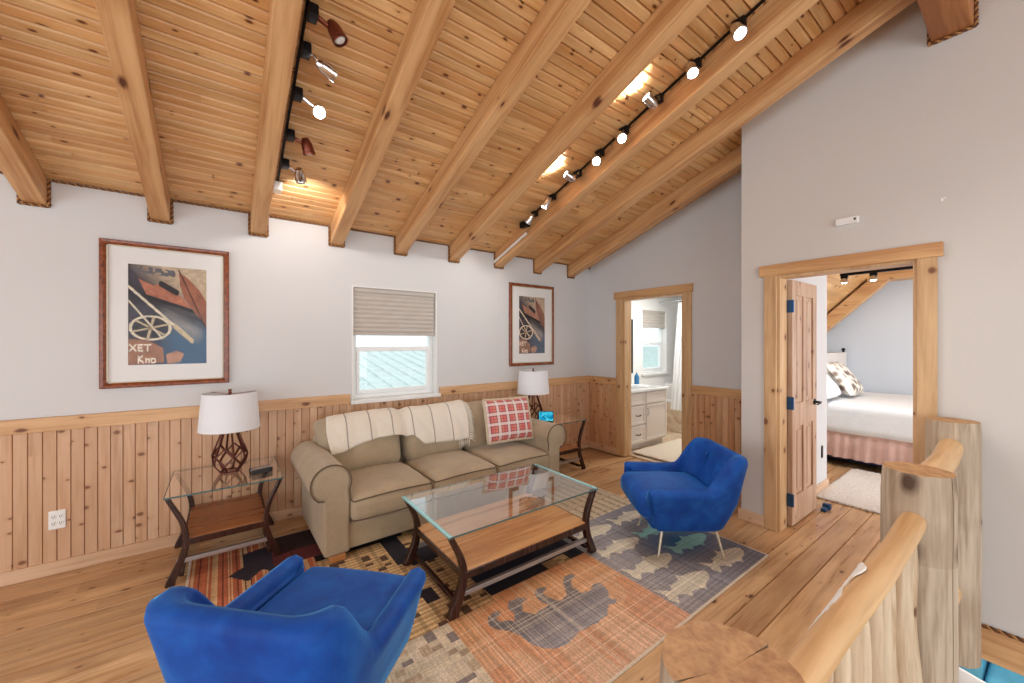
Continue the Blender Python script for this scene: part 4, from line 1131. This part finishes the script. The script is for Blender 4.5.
# ------------------------------------------------------------------ track lights
def face_dir(bm, p, d):
    d = Vector(d).normalized(); q = d.to_track_quat('Z', 'Y'); bm.T = Matrix.Translation(p) @ q.to_matrix().to_4x4()
LIT = []
def track(label, x, y0, y1, heads, side, zoff=0.02):
    root = thing('track_light', label, 'track light', (0, 0, 0))
    b = MB(); b.bar((x, y0, zc(y0)-zoff), (x, y1, zc(y1)-zoff), 0.014, 0.014, up=(0, SL, 1)); b.build('rail', M['black'], root)
    b = MB(); e = y0 if y0 > y1 else y1; b.box(x-0.03, x+0.03, e-0.06, e+0.05, zc(e)-zoff-0.05, zc(e)-zoff+0.01, r=0.006); b.build('power_feed', M['plate'] if side > 0 else M['black'], root)
    for (y, dx, dz, dirv, lit, finish, power) in heads:
        z = zc(y)-zoff
        a = MB(); a.T = Matrix.Identity(4)
        xa = x+side*0.003; xb = x+side*0.045; a.box(min(xa, xb), max(xa, xb), y-0.036, y+0.036, z-0.055, z-0.002, r=0.004, mi=0)
        hp = Vector((x+side*dx, y-0.02, z-dz))
        st = Vector((x+side*0.04, y-0.012, z-0.04))
        a.tube([st, st.lerp(hp, 0.5)+Vector((0, 0, -0.004)), hp], 0.010, 8, mi=1); a.tube([st+Vector((0, 0.02, 0)), st.lerp(hp, 0.5)+Vector((0, 0.02, 0)), hp+Vector((0, 0.015, 0))], 0.004, 6, mi=1)
        d = Vector(dirv).normalized()
        face_dir(a, hp-d*0.03, d); a.T = a.T @ Matrix.Scale(1.3, 4)
        a.lathe([(0.0, -0.012), (0.014, -0.012), (0.020, 0.0), (0.026, 0.018), (0.027, 0.05), (0.029, 0.052), (0.029, 0.064), (0.025, 0.064), (0.024, 0.055), (0.0, 0.054)], 18, mi=1)
        hd = a.build('track_head', [M['black'], finish], root, smooth=40)
        bl = MB(); face_dir(bl, hp-d*0.03, d); bl.T = bl.T @ Matrix.Scale(1.3, 4); bl.lathe([(0.0, 0.0665), (0.014, 0.064), (0.023, 0.0555), (0.023, 0.0535), (0.0, 0.0535)], 18)
        bl.build('bulb', M['bulb_on'] if lit else M['bulb_off'], hd, smooth=60)
        if power: LIT.append((hp+d*0.075, d, power))
Cm, Bz = M['chrome'], M['bronze']
track('left black track light with five spot heads beside the third beam', 0.318, 3.36, 1.2, [
    (2.06, 0.12, 0.08, (0.5, -0.2, -1), False, Bz, 0),
    (2.25, 0.115, 0.095, (1, 0.1, -0.35), False, Cm, 0),
    (2.52, 0.13, 0.09, (-0.1, -0.75, -0.65), True, Cm, 14),
    (2.83, 0.115, 0.075, (0.35, 0.25, -1), False, Bz, 0),
    (3.09, 0.11, 0.085, (0.3, 0.95, -0.55), False, Cm, 6)], 1)
track('right black track light with eight spot heads along the seventh beam', 2.505, 3.16, 0.75, [
    (1.06, 0.10, 0.11, (-0.25, -0.45, -0.85), True, Cm, 16),
    (1.33, 0.11, 0.10, (-0.3, -0.35, -0.9), True, Cm, 10),
    (1.605, 0.13, 0.095, (-0.75, 0.2, 0.45), True, Cm, 8),
    (1.895, 0.10, 0.10, (-0.3, -0.65, -0.7), True, Cm, 16),
    (2.135, 0.10, 0.10, (-0.4, -0.55, -0.7), True, Cm, 16),
    (2.385, 0.13, 0.09, (-0.75, 0.25, 0.40), True, Cm, 8),
    (2.71, 0.11, 0.095, (-0.3, 0.4, -0.9), True, Cm, 12),
    (2.97, 0.10, 0.09, (-0.4, 0.5, -0.8), False, Cm, 0)], -1)
b = MB(); b.bar((2.535, 3.17, zc(3.17)-0.12), (2.535, YA-0.01, zc(YA)-0.12), 0.016, 0.02, up=(0, SL, 1))
tag(b.build('cable_cover', M['plate']), 'white cable cover running down the seventh beam to the wall', 'cable cover')

# ------------------------------------------------------------------ log railing
PY = 0.285
RAILT = thing('log_railing', 'peeled log railing along the open stairwell at the right', 'railing', (0, 0, 0))
def post(x, y, z0, z1, r, cracks, seed, nz=16):
    angs = [2*PI*k/44 for k in range(44)]
    pr = []
    for a in angs: pr.append((a, None))
    out = []
    for a in angs:
        out.append((a, 1.0))
        for (ca, w, dp) in cracks:
            if a <= ca < a+2*PI/44: out += [(ca-w, 1.0), (ca-w*0.35, 1-dp*0.5), (ca, 1-dp), (ca+w*0.35, 1-dp*0.5), (ca+w, 1.0)]
    out.sort()
    m = len(out); b = MB(); vs = []; fs = []
    for i in range(nz+1):
        t = i/nz; z = z0+(z1-z0)*t
        for (a, f) in out:
            q = Vector((math.cos(a)*2.2, math.sin(a)*2.2, z*1.2+seed*7)); rr = r*(1+0.05*mnoise.noise(q)+0.025*mnoise.noise(q*3.3))
            if i == nz: rr *= 0.965
            if i == 0: rr *= 0.98
            vs.append((x+rr*f*math.cos(a), y+rr*f*math.sin(a), z + (0.003*mnoise.noise(q*2) if i == nz else 0)))
    for i in range(nz):
        for j in range(m): fs.append((i*m+j, i*m+(j+1) % m, (i+1)*m+(j+1) % m, (i+1)*m+j))
    b.add(vs, fs, 0)
    # end grain cap : fan of short edges, following the cracks
    c0 = len(b.v); b.v.append((x, y, z1)); top = nz*m
    for j in range(m): b.f.append((top+j, top+(j+1) % m, c0)); b.m.append(1)
    c1 = len(b.v); b.v.append((x, y, z0))
    for j in range(m): b.f.append(((j+1) % m, j, c1)); b.m.append(0)
    return b.build('post', [M['log'], M['logtop']], RAILT, smooth=38)
post(0.64, PY, -0.35, 0.985, 0.106, [(6.12, 0.034, 0.78), (2.75, 0.032, 0.6)], 1)
post(2.26, PY, -2.7, 0.98, 0.108, [(4.3, 0.02, 0.3)], 2, 40)
post(3.37, PY, -0.30, 1.045, 0.108, [(5.2, 0.03, 0.3)], 3, 24)
def log(name, a, c, r, seed, mat, n=22, m=30, taper=1.0, amp=0.06):
    a = Vector(a); c = Vector(c); t = (c-a).normalized(); x = t.orthogonal().normalized(); y = t.cross(x)
    b = MB(); vs = []
    for i in range(m+1):
        s = i/m; p = a.lerp(c, s); p = p + x*0.008*math.sin(s*5+seed)+y*0.006*math.sin(s*4+seed*2)
        for j in range(n):
            th = 2*PI*j/n; q = Vector((math.cos(th)*1.6, math.sin(th)*1.6, s*4+seed*5)); rr = r*(1+(taper-1)*s)*(1+amp*mnoise.noise(q)+amp*0.4*mnoise.noise(q*3))
            if i in (0, m): rr *= 0.93
            vs.append(tuple(p+x*math.cos(th)*rr+y*math.sin(th)*rr))
    fs = [(i*n+j, i*n+(j+1) % n, (i+1)*n+(j+1) % n, (i+1)*n+j) for i in range(m) for j in range(n)]
    fs += [tuple(range(n)), tuple(m*n+j for j in range(n))]
    b.add(vs, fs); return b.build(name, mat, RAILT, smooth=60)
log('handrail', (0.73, PY, 0.80), (2.165, PY, 0.80), 0.033, 1, M['hand'], taper=1.18)
log('handrail', (2.34, PY, 0.89), (3.28, PY, 0.90), 0.050, 2, M['hand'])
log('bottom_rail', (0.73, PY, 0.10), (2.165, PY, 0.10), 0.05, 3, M['hand'])
log('bottom_rail', (2.34, PY, 0.10), (3.28, PY, 0.10), 0.05, 4, M['hand'])
rr = random.Random(3)
xs = [0.86, 0.98, 1.09, 1.20, 1.30, 1.41, 1.52, 1.63, 1.75, 1.87, 1.99, 2.10] + [2.48, 2.62, 2.76, 2.90, 3.04, 3.17]
for i, x in enumerate(xs):
    zt = 0.778 if x < 2.2 else 0.865
    dx = rr.uniform(-0.04, 0.04); pts = []; rad = []; r0 = rr.uniform(0.022, 0.032); ph = rr.uniform(0, 6)
    for k in range(13):
        s = k/12; pts.append((x+dx*(s-0.5)+0.008*math.sin(s*6+ph), PY+0.012*math.sin(s*5+ph*2)*(1-s), 0.10+(zt-0.10)*s)); rad.append(r0*(1.08-0.42*s*s+0.10*math.sin(s*11+ph)))
    b = MB(); b.tube(pts, rad, 10)
    if i % 3 == 1 and x < 2.2:
        q = pts[7]; b.tube([q, (q[0]+0.04, q[1]-0.005, q[2]+0.10), (q[0]+0.065, q[1], q[2]+0.20), (q[0]+0.07, q[1], zt)], [r0*0.8, r0*0.75, r0*0.65, r0*0.5], 9)
    b.build('baluster', M['stick'], RAILT, smooth=60)
b = MB(); b.tube([(2.146, PY+0.013, 0.77), (2.145, PY+0.013, 0.2), (2.145, PY+0.013, -0.3)], 0.005, 6); lab(b.build('cable', M['plate'], RAILT, smooth=180), 'thin white cord down the middle post')
b = MB(); rows = []
# pale irregular strip along the near handrail
for k in range(34):
    x = 0.84+k*0.022; nn = mnoise.noise(Vector((x*9, 2, 1)))
    th = math.radians(150); w = math.radians(12+40*max(0, nn+0.15)+10*mnoise.noise(Vector((x*40, 7, 2)))); rr_ = (0.033*(1+0.18*(x-0.73)/1.435))+0.003
    rows.append([(x, PY-(rr_+e)*math.cos(q), 0.80+(rr_+e)*math.sin(q)) for q, e in ((th-w, 0), (th-w*0.3, 0.001), (th+w*0.3, 0.002), (th+w, 0.003))])
b.sheet(rows)
o = b.build('bark_strip', M['bark'] if 'bark' in M else M['white'], RAILT); lab(o, 'pale unpeeled strip along the handrail')
md = o.modifiers.new('thick', 'SOLIDIFY'); md.thickness = 0.004

# ------------------------------------------------------------------ lower storey seen past the railing
b = MB(); b.box(-1.0, 9.5, -3.4, 4.5, -2.75, -2.70); struct(b.build('floor_lower', M['lowfloor']))
b = MB(); b.box(9.4, 9.5, -3.4, 4.5, -2.7, -0.27); struct(b.build('wall_lower', M['wallC']))
def lower_chair():
    r = thing('lounge_chair', 'blue cushioned armchair on the lower floor past the railing', 'chair', (7.0, 0.0, -2.70), math.radians(-92))
    b = MB(); b.rbox((0, 0, 0.28), (0.80, 0.78, 0.26), 0.05, 2); b.build('base', M['lowblue'], r, smooth=60)
    for s in (-1, 1):
        b = MB(); b.rbox((s*0.42, 0, 0.42), (0.17, 0.82, 0.52), 0.07, 3); b.build('arm', M['lowcyan'], r, smooth=60)
    b = MB(); b.rbox((0, 0.38, 0.60), (0.90, 0.18, 0.72), 0.08, 3); b.build('backrest', M['lowblue'], r, smooth=60)
    b = MB(); b.rbox((0, -0.05, 0.46), (0.64, 0.66, 0.16), 0.06, 3, 4, crown=(0, 0, 0.02)); b.build('seat_cushion', M['lowcyan'], r, smooth=60)
    for sx in (-1, 1):
        for sy in (-1, 1):
            b = MB(); b.tube([(sx*0.36, sy*0.34, 0.16), (sx*0.36, sy*0.34, 0)], [0.03, 0.02], 10); b.build('leg', M['darkwood'], r)
lower_chair()
r = thing('side_chair', 'white moulded chair on the lower floor behind the railing post', 'chair', (5.62, 0.37, -2.70), math.radians(250))
b = MB(); b.rbox((0, 0, 0.44), (0.46, 0.44, 0.04), 0.02, 2, 3); b.build('seat', M['white'], r, smooth=60)
b = MB(); b.T = Matrix.Translation((0, 0.22, 0.70)) @ Matrix.Rotation(math.radians(-10), 4, 'X'); b.rbox((0, 0, 0), (0.46, 0.035, 0.46), 0.016, 2, 4); b.build('backrest', M['white'], r, smooth=60)
for sx in (-1, 1):
    for sy in (-1, 1):
        b = MB(); b.tube([(sx*0.18, sy*0.17, 0.425), (sx*0.22, sy*0.21, 0)], [0.016, 0.012], 8); b.build('leg', M['chrome'], r)

# ------------------------------------------------------------------ bedroom beyond the open door
def bed():
    r = thing('bed', 'white covered bed with dusty pink skirt beyond the bedroom door', 'bed', (6.80, 0.70, 0.0))
    hx, y0, y1 = 0.88, -1.05, 1.0
    b = MB(); b.rbox((0, (y0+y1)/2, 0.235), (hx*2-0.1, y1-y0-0.1, 0.33), 0.02, 1); b.build('box_base', M['bedbase'], r)
    for sx in (-1, 1):
        for y in (y0+0.12, y1-0.12):
            f = MB(); f.tube([(sx*(hx-0.12), y, 0.08), (sx*(hx-0.12), y, 0.0)], [0.03, 0.025], 10); f.build('leg', M['black'], r)
    b = MB(); g = []; n = 150
    for i in range(n+1):
        y = y0+(y1-y0)*i/n; w = 0.014*math.sin(i*0.9)+0.012*math.sin(i*0.37+1)
        g.append([(-hx+0.02, y, 0.43), (-hx-0.012+w*0.6, y, 0.30), (-hx-0.02+w*1.3, y, 0.115)])
    b.sheet(g); b.build('bed_skirt', M['skirt'], r, smooth=180)
    b = MB(); b.rbox((0, (y0+y1)/2, 0.575), (hx*2+0.05, y1-y0+0.03, 0.345), 0.07, 4, 12, crown=(0, 0, 0.015),
                     fn=lambda o: Vector((o.x, o.y, o.z+0.008*mnoise.noise(Vector((o.x*3, o.y*3, o.z*2)))))); b.build('coverlet', M['cloth_white'], r, smooth=180)
    b = MB(); b.rbox((0, 1.065, 0.68), (hx*2+0.06, 0.06, 1.28), 0.015, 2); b.box(-hx-0.02, hx+0.02, 1.03, 1.10, 1.29, 1.33, r=0.008); b.build('headboard', M['headb'], r, smooth=50)
    for sx in (-1, 1):
        b = MB(); b.lathe([(0.0, 0.0), (0.018, 0.0), (0.012, 0.02), (0.026, 0.04), (0.02, 0.06), (0, 0.066)], 14, c=(sx*(hx-0.02), 1.065, 1.33)); b.build('bedpost_knob', M['black'], r, smooth=60)
M['headb'] = plain('pale_headboard', rgb(224,216,208), 0.5)
bed()
def floralmat():
    t = NT('leaf_print'); v = t.n('ShaderNodeTexVoronoi'); v.inputs['Scale'].default_value = 11; t.l(t.coord(), v.inputs['Vector'])
    t.bsdf(t.ramp(v.outputs['Distance'], [(0.25, rgb(120,104,94)), (0.40, rgb(170,156,142)), (0.55, rgb(232,226,216))]), 0.85); return t.mat
M['floral'] = floralmat()
def bpillow(label, loc, rot, w, h, d, mat):
    r = thing('bed_pillow', label, 'pillow', loc); r.rotation_euler = rot
    pillow_mesh(w, h, d).build('pillow_cover', mat, r, smooth=60)
    b = MB(); b.box(-w*0.3, w*0.3, d*0.0-0.004, 0.004, -h/2-0.006, -h/2+0.006, r=0.002); b.build('pillow_seam', mat, r)
bpillow('grey leaf patterned cushion leaning against the headboard', (6.75, 1.555, 1.0), (math.radians(-35), 0, math.radians(0)), 0.62, 0.50, 0.16, M['floral'])
bpillow('white pillow tucked behind the patterned cushion', (6.05, 1.62, 0.965), (math.radians(-38), 0, 0), 0.70, 0.40, 0.16, M['cloth_white'])
b = MB(); nx, ny = 60, 36; g = [[(4.55+1.35*i/nx, 0.55+0.72*j/ny, 0.018+0.012*mnoise.noise(Vector((i*0.9, j*0.9, 0)))) for j in range(ny+1)] for i in range(nx+1)]
b.sheet(g); o = b.build('bedside_rug', M['shag'], smooth=180); md = o.modifiers.new('pile', 'SOLIDIFY'); md.thickness = 0.016; md.offset = -1
tag(o, 'pale shaggy rug on the bedroom floor beside the bed', 'rug')
# sloped bedroom ceiling and trim
b = MB(); s1 = [(5.1, 2.19, 1.68), (7.74, 2.19, 1.68)]
b.add([(5.0, 2.2, 1.66), (7.75, 2.2, 1.66), (7.75, 1.25, 2.61), (5.0, 1.25, 2.61), (5.0, 2.2, 1.72), (7.75, 2.2, 1.72), (7.75, 1.25, 2.67), (5.0, 1.25, 2.67)],
      [(0,1,2,3),(4,5,6,7),(0,1,5,4),(1,2,6,5),(2,3,7,6),(3,0,4,7)])
struct(b.build('ceiling_bedroom_slope', M['ceil']))
b = MB(); b.box(3.63, 7.75, -3.4, 1.28, 2.60, 2.66); struct(b.build('ceiling_bedroom', M['ceil']))
b = MB(); b.box(3.63, 5.46, -3.3, 1.279, 2.235, 2.28); struct(b.build('ceiling_bedroom_soffit', M['ceil']))
def slab(x0, x1, off, w):
    b = MB(); d = Vector((0, -1, 1)).normalized(); nn = Vector((0, -1, -1)).normalized()
    a = Vector((0, 2.15, 1.66)); c = Vector((0, 1.27, 2.54)); pts = []
    for x in (x0, x1):
        for p in (a, c):
            for k in (off, off+w): pts.append(tuple(Vector((x, 0, 0))+p+nn*k))
    b.add(pts, [(0,1,3,2),(4,6,7,5),(0,2,6,4),(1,5,7,3),(0,4,5,1),(2,3,7,6)]); return b
o = slab(7.45, 7.6, 0.0, 0.16).build('sloped_beam', M['railY']); tag(o, 'sloping pine beam under the bedroom ceiling behind the door', 'beam')
o = slab(7.70, 7.749, 0.0, 0.11).build('trim_9', M['railY']); struct(o)
b = MB(); b.box(7.43, 7.74, -3.3, 1.45, 2.36, 2.597, r=0.006); tag(b.build('collar_beam', M['railY']), 'level pine beam across the far end of the bedroom ceiling', 'beam')
r = thing('track_light', 'short black track light on the bedroom ceiling seen through the doorway', 'track light')
b = MB(); b.box(5.38, 5.41, -0.6, 1.27, 2.205, 2.235); b.build('rail', M['black'], r)
for (y, z) in ((1.235, 2.5), (1.0, 2.5)):
    b = MB(); b.box(5.375, 5.415, y-0.03, y+0.03, 2.175, 2.21, r=0.004, mi=0); b.lathe([(0.0, 0.05), (0.02, 0.05), (0.034, 0.03), (0.036, 0.0), (0.030, 0.0), (0.028, 0.006), (0, 0.006)], 18, c=(5.39, y, 2.128), mi=1)
    h = b.build('track_head', [M['black'], M['chrome']], r, smooth=40)
    b = MB(); b.lathe([(0.0, -0.004), (0.018, -0.003), (0.028, 0.004), (0.028, 0.006), (0, 0.006)], 16, c=(5.39, y, 2.128)); b.build('bulb', M['bulb_on'], h, smooth=60)

# ------------------------------------------------------------------ bathroom beyond the far doorway
def vanity():
    x0, x1, y0, y1, H = 4.34, 5.24, 3.24, YA-0.01, 0.80
    r = thing('vanity_cabinet', 'pale bathroom vanity with drawers and one door', 'cabinet', (x0, y0, 0.0))
    W, D = x1-x0, y1-y0
    b = MB(); b.box(0, W, 0.02, D, 0.09, H); b.box(0.0, W, 0.07, D, 0.0, 0.09); b.build('carcass', M['cab'], r)
    c = MB(); c.rbox((W/2, D/2-0.01, H+0.0175), (W+0.03, D+0.03, 0.035), 0.006, 1); c.build('countertop', M['counter'], r)
    c = MB(); c.lathe([(0.0, 0.0), (0.10, 0.005), (0.17, 0.03), (0.185, 0.045), (0.20, 0.045), (0.20, 0.036)], 28, c=(0.52, D/2-0.02, H+0.002)); c.build('basin', M['ceram'], r, smooth=60)
    c = MB(); c.tube([(0.52, D-0.07, H+0.03), (0.52, D-0.07, H+0.17), (0.52, D-0.12, H+0.20), (0.52, D-0.19, H+0.17)], 0.011, 10); c.build('faucet', M['chrome'], r, smooth=60)
    def front(nm, xa, xb, za, zb, pull):
        f = MB(); f.box(xa, xb, 0.0, 0.02, za, zb, r=0.002)
        w = 0.035
        for (p, q, s, t) in ((xa, xa+w, za, zb), (xb-w, xb, za, zb), (xa+w, xb-w, za, za+w), (xa+w, xb-w, zb-w, zb)): f.box(p, q, -0.008, 0.002, s, t, r=0.002)
        o = f.build(nm, M['cab'], r)
        if pull == 'h':
            k = MB(); xm = (xa+xb)/2; zm = (za+zb)/2; k.tube([(xm-0.045, -0.006, zm), (xm-0.04, -0.03, zm-0.004), (xm, -0.036, zm-0.008), (xm+0.04, -0.03, zm-0.004), (xm+0.045, -0.006, zm)], 0.006, 8); k.build('pull', M['black'], o, smooth=180)
        if pull == 'v':
            k = MB(); xm = xa+0.018; zm = zb-0.10; k.tube([(xm, -0.006, zm-0.045), (xm, -0.03, zm-0.04), (xm, -0.036, zm), (xm, -0.03, zm+0.04), (xm, -0.006, zm+0.045)], 0.006, 8); k.build('pull', M['chrome'], o, smooth=180)
    front('drawer', 0.02, 0.37, 0.63, 0.785, None); front('drawer', 0.02, 0.37, 0.36, 0.615, 'h'); front('drawer', 0.02, 0.37, 0.11, 0.345, 'h')
    front('false_front', 0.39, W-0.01, 0.63, 0.785, None); front('cabinet_door', 0.39, W-0.01, 0.11, 0.615, 'v')
vanity()
b = MB(); nx, ny = 40, 30; g = [[(4.36+1.15*i/nx, 2.42+0.78*j/ny, 0.020+0.006*mnoise.noise(Vector((i*0.8, j*0.8, 4)))) for j in range(ny+1)] for i in range(nx+1)]
b.sheet(g); o = b.build('bath_mat', M['mat'], smooth=180); md = o.modifiers.new('pile', 'SOLIDIFY'); md.thickness = 0.014; md.offset = -1
tag(o, 'thick cream bath mat in front of the vanity', 'bath mat')
r = thing('bathtub', 'white bathtub with beige stone apron under the bathroom window', 'bathtub', (5.93, 2.35, 0.004))
b = MB(); b.box(0.0, 0.06, 0, 1.42, 0, 0.47, r=0.004); b.build('stone_apron', M['stone'], r)
b = MB(); b.rbox((0.45, 0.71, 0.50), (0.92, 1.42, 0.06), 0.025, 2); b.build('tub_rim', M['ceram'], r, smooth=60)
b = MB(); b.rbox((0.47, 1.30, 0.64), (0.88, 0.22, 0.30), 0.05, 3); b.build('raised_head_ledge', M['ceram'], r, smooth=60)
b = MB(); b.box(0.06, 0.9, 0.02, 1.40, 0.0, 0.47); b.build('tub_body', M['ceram'], r)
r = thing('shower_curtain', 'white shower curtain hanging at the right of the bathroom', 'curtain', (0, 0, 0))
b = MB(); g = []
for i in range(61):
    t = i/60; y = 3.52-0.70*t; w = 0.03*math.sin(i*1.1); g.append([(5.86+w*0.6-0.06*k/6, y+(0.18*(1-k/6)**1.5)*(0.0)+0.20*(k/6-1)*(1 if t < 0.9 else 0)*0.5, 2.12-1.72*k/6) for k in range(7)])
b.sheet(g); b.build('curtain_cloth', M['curtain'], r, smooth=180)
b = MB(); b.tube([(5.88, 2.32, 2.15), (5.88, 3.77, 2.15)], 0.012, 10); b.build('curtain_rod', M['chrome'], r, smooth=60)
for k in range(5):
    b = MB(); y = 2.6+0.12*k; b.tube([(5.88+0.03*math.cos(a), y, 2.14+0.03*math.sin(a)) for a in [2*PI*q/14 for q in range(14)]], 0.004, 6, closed=True); b.build('curtain_ring', M['chrome'], r, smooth=180)
r = thing('wall_mirror', 'dark framed mirror on the bathroom wall above the vanity', 'mirror', (4.78, YA, 1.42))
b = MB()
for (xa, xb, za, zb) in ((-0.36, -0.32, -0.42, 0.42), (0.32, 0.36, -0.42, 0.42), (-0.36, 0.36, 0.38, 0.42), (-0.36, 0.36, -0.42, -0.38)): b.box(xa, xb, -0.035, 0, za, zb, r=0.004)
b.build('mirror_frame', M['dark'], r)
b = MB(); b.box(-0.325, 0.325, -0.02, -0.004, -0.385, 0.385); b.build('mirror_glass', M['mirror'], r)
r = thing('soap_bottle', 'blue soap bottle standing on the bathroom counter', 'bottle', (5.05, 3.62, 0.836))
b = MB(); b.lathe([(0.0, 0.0), (0.034, 0.0), (0.036, 0.01), (0.036, 0.12), (0.026, 0.15), (0.012, 0.16), (0.012, 0.18), (0, 0.18)], 18); b.build('bottle_body', M['teal'], r, smooth=50)
b = MB(); b.tube([(0, 0, 0.18), (0, 0, 0.225), (-0.045, -0.01, 0.222)], 0.007, 8); b.build('pump', M['plate'], r, smooth=60)
r = thing('folded_towel', 'folded white towels beside the blue bottle on the bathroom counter', 'towel', (4.62, 3.58, 0.836), 0.1)
for k in range(2):
    b = MB(); b.rbox((0, 0, 0.03+0.058*k), (0.24-0.02*k, 0.2, 0.055), 0.025, 3, 3); b.build('towel_fold', M['cloth_white'], r, smooth=60)

# ------------------------------------------------------------------ light
W = bpy.data.worlds.new('sky'); S.world = W; W.use_nodes = True
nt = W.node_tree; bg = nt.nodes['Background']
sky = nt.nodes.new('ShaderNodeTexSky'); sky.sky_type = 'HOSEK_WILKIE' if hasattr(sky, 'turbidity') else 'NISHITA'
try: sky.turbidity = 6; sky.sun_direction = (-0.3, -0.6, 0.75)
except Exception: pass
mx = nt.nodes.new('ShaderNodeMix'); mx.data_type = 'RGBA'; mx.inputs[0].default_value = 0.8
nt.links.new(sky.outputs[0], mx.inputs[6]); mx.inputs[7].default_value = (0.92, 0.97, 1.0, 1)
nt.links.new(mx.outputs[2], bg.inputs[0]); bg.inputs[1].default_value = 1.6

def area(name, loc, rot, sx, sy, power, color=(1, 1, 1)):
    l = bpy.data.lights.new(name, 'AREA'); l.shape = 'RECTANGLE'; l.size = sx; l.size_y = sy; l.energy = power; l.color = color
    o = bpy.data.objects.new(name, l); o.location = loc; o.rotation_euler = rot; COL.objects.link(o); return o
def spot(name, loc, d, power, color=(1, 0.96, 0.90), size=2.2, blend=0.6, rad=0.03):
    l = bpy.data.lights.new(name, 'SPOT'); l.energy = power; l.color = color; l.spot_size = size; l.spot_blend = blend; l.shadow_soft_size = rad
    o = bpy.data.objects.new(name, l); o.location = loc; o.rotation_euler = Vector(d).to_track_quat('-Z', 'Y').to_euler(); COL.objects.link(o)
# added area lamps standing in for daylight at the unseen openings
area('daylight_front', (0.2, YF+0.02, 1.25), (PI/2, 0, 0), 6.0, 2.0, 120, (0.86, 0.94, 1.0))
area('daylight_left', (XL+0.02, 0.15, 1.4), (0, -PI/2, 0), 2.0, 5.2, 75, (0.86, 0.94, 1.0))
area('bath_ceiling_lamp', (5.2, 2.9, 2.28), (0, 0, 0), 0.5, 0.5, 24, (1, 0.97, 0.93))  # added unseen lamp that brightens the bathroom
area('bedroom_window', (5.9, -3.2, 1.4), (PI/2, 0, 0), 2.4, 1.8, 150, (0.80, 0.90, 1.0))  # added lamp on the unseen side to brighten the bedroom
area('lower_lamp', (5.6, -0.6, -0.4), (0, 0, 0), 1.5, 1.5, 55, (1, 0.95, 0.9))  # added unseen lamp so the lower storey is lit
for y in (1.2, 0.98): spot('bedroom_spot', (5.39, y, 2.10), (0.75, -0.2, -1), 36, (0.92, 0.96, 1.0), 2.4)
for (p, d, e) in LIT: spot('track_spot', p, d, e*2.1)

# ------------------------------------------------------------------ camera
cam = bpy.data.cameras.new('camera'); cam.sensor_width = 36; cam.sensor_fit = 'HORIZONTAL'; cam.lens = 388.47/1024*36; cam.clip_start = 0.02
co = bpy.data.objects.new('camera', cam); COL.objects.link(co); co.location = (0, 0, 1.5)
co.rotation_euler = (math.radians(90-0.0535), 0, math.radians(-36.56))
S.camera = co
S.view_settings.view_transform = 'Standard'; S.view_settings.look = 'None'
S.view_settings.exposure = -0.12; S.view_settings.gamma = 1.0
S.view_settings.use_curve_mapping = False
S.cycles.use_denoising = True
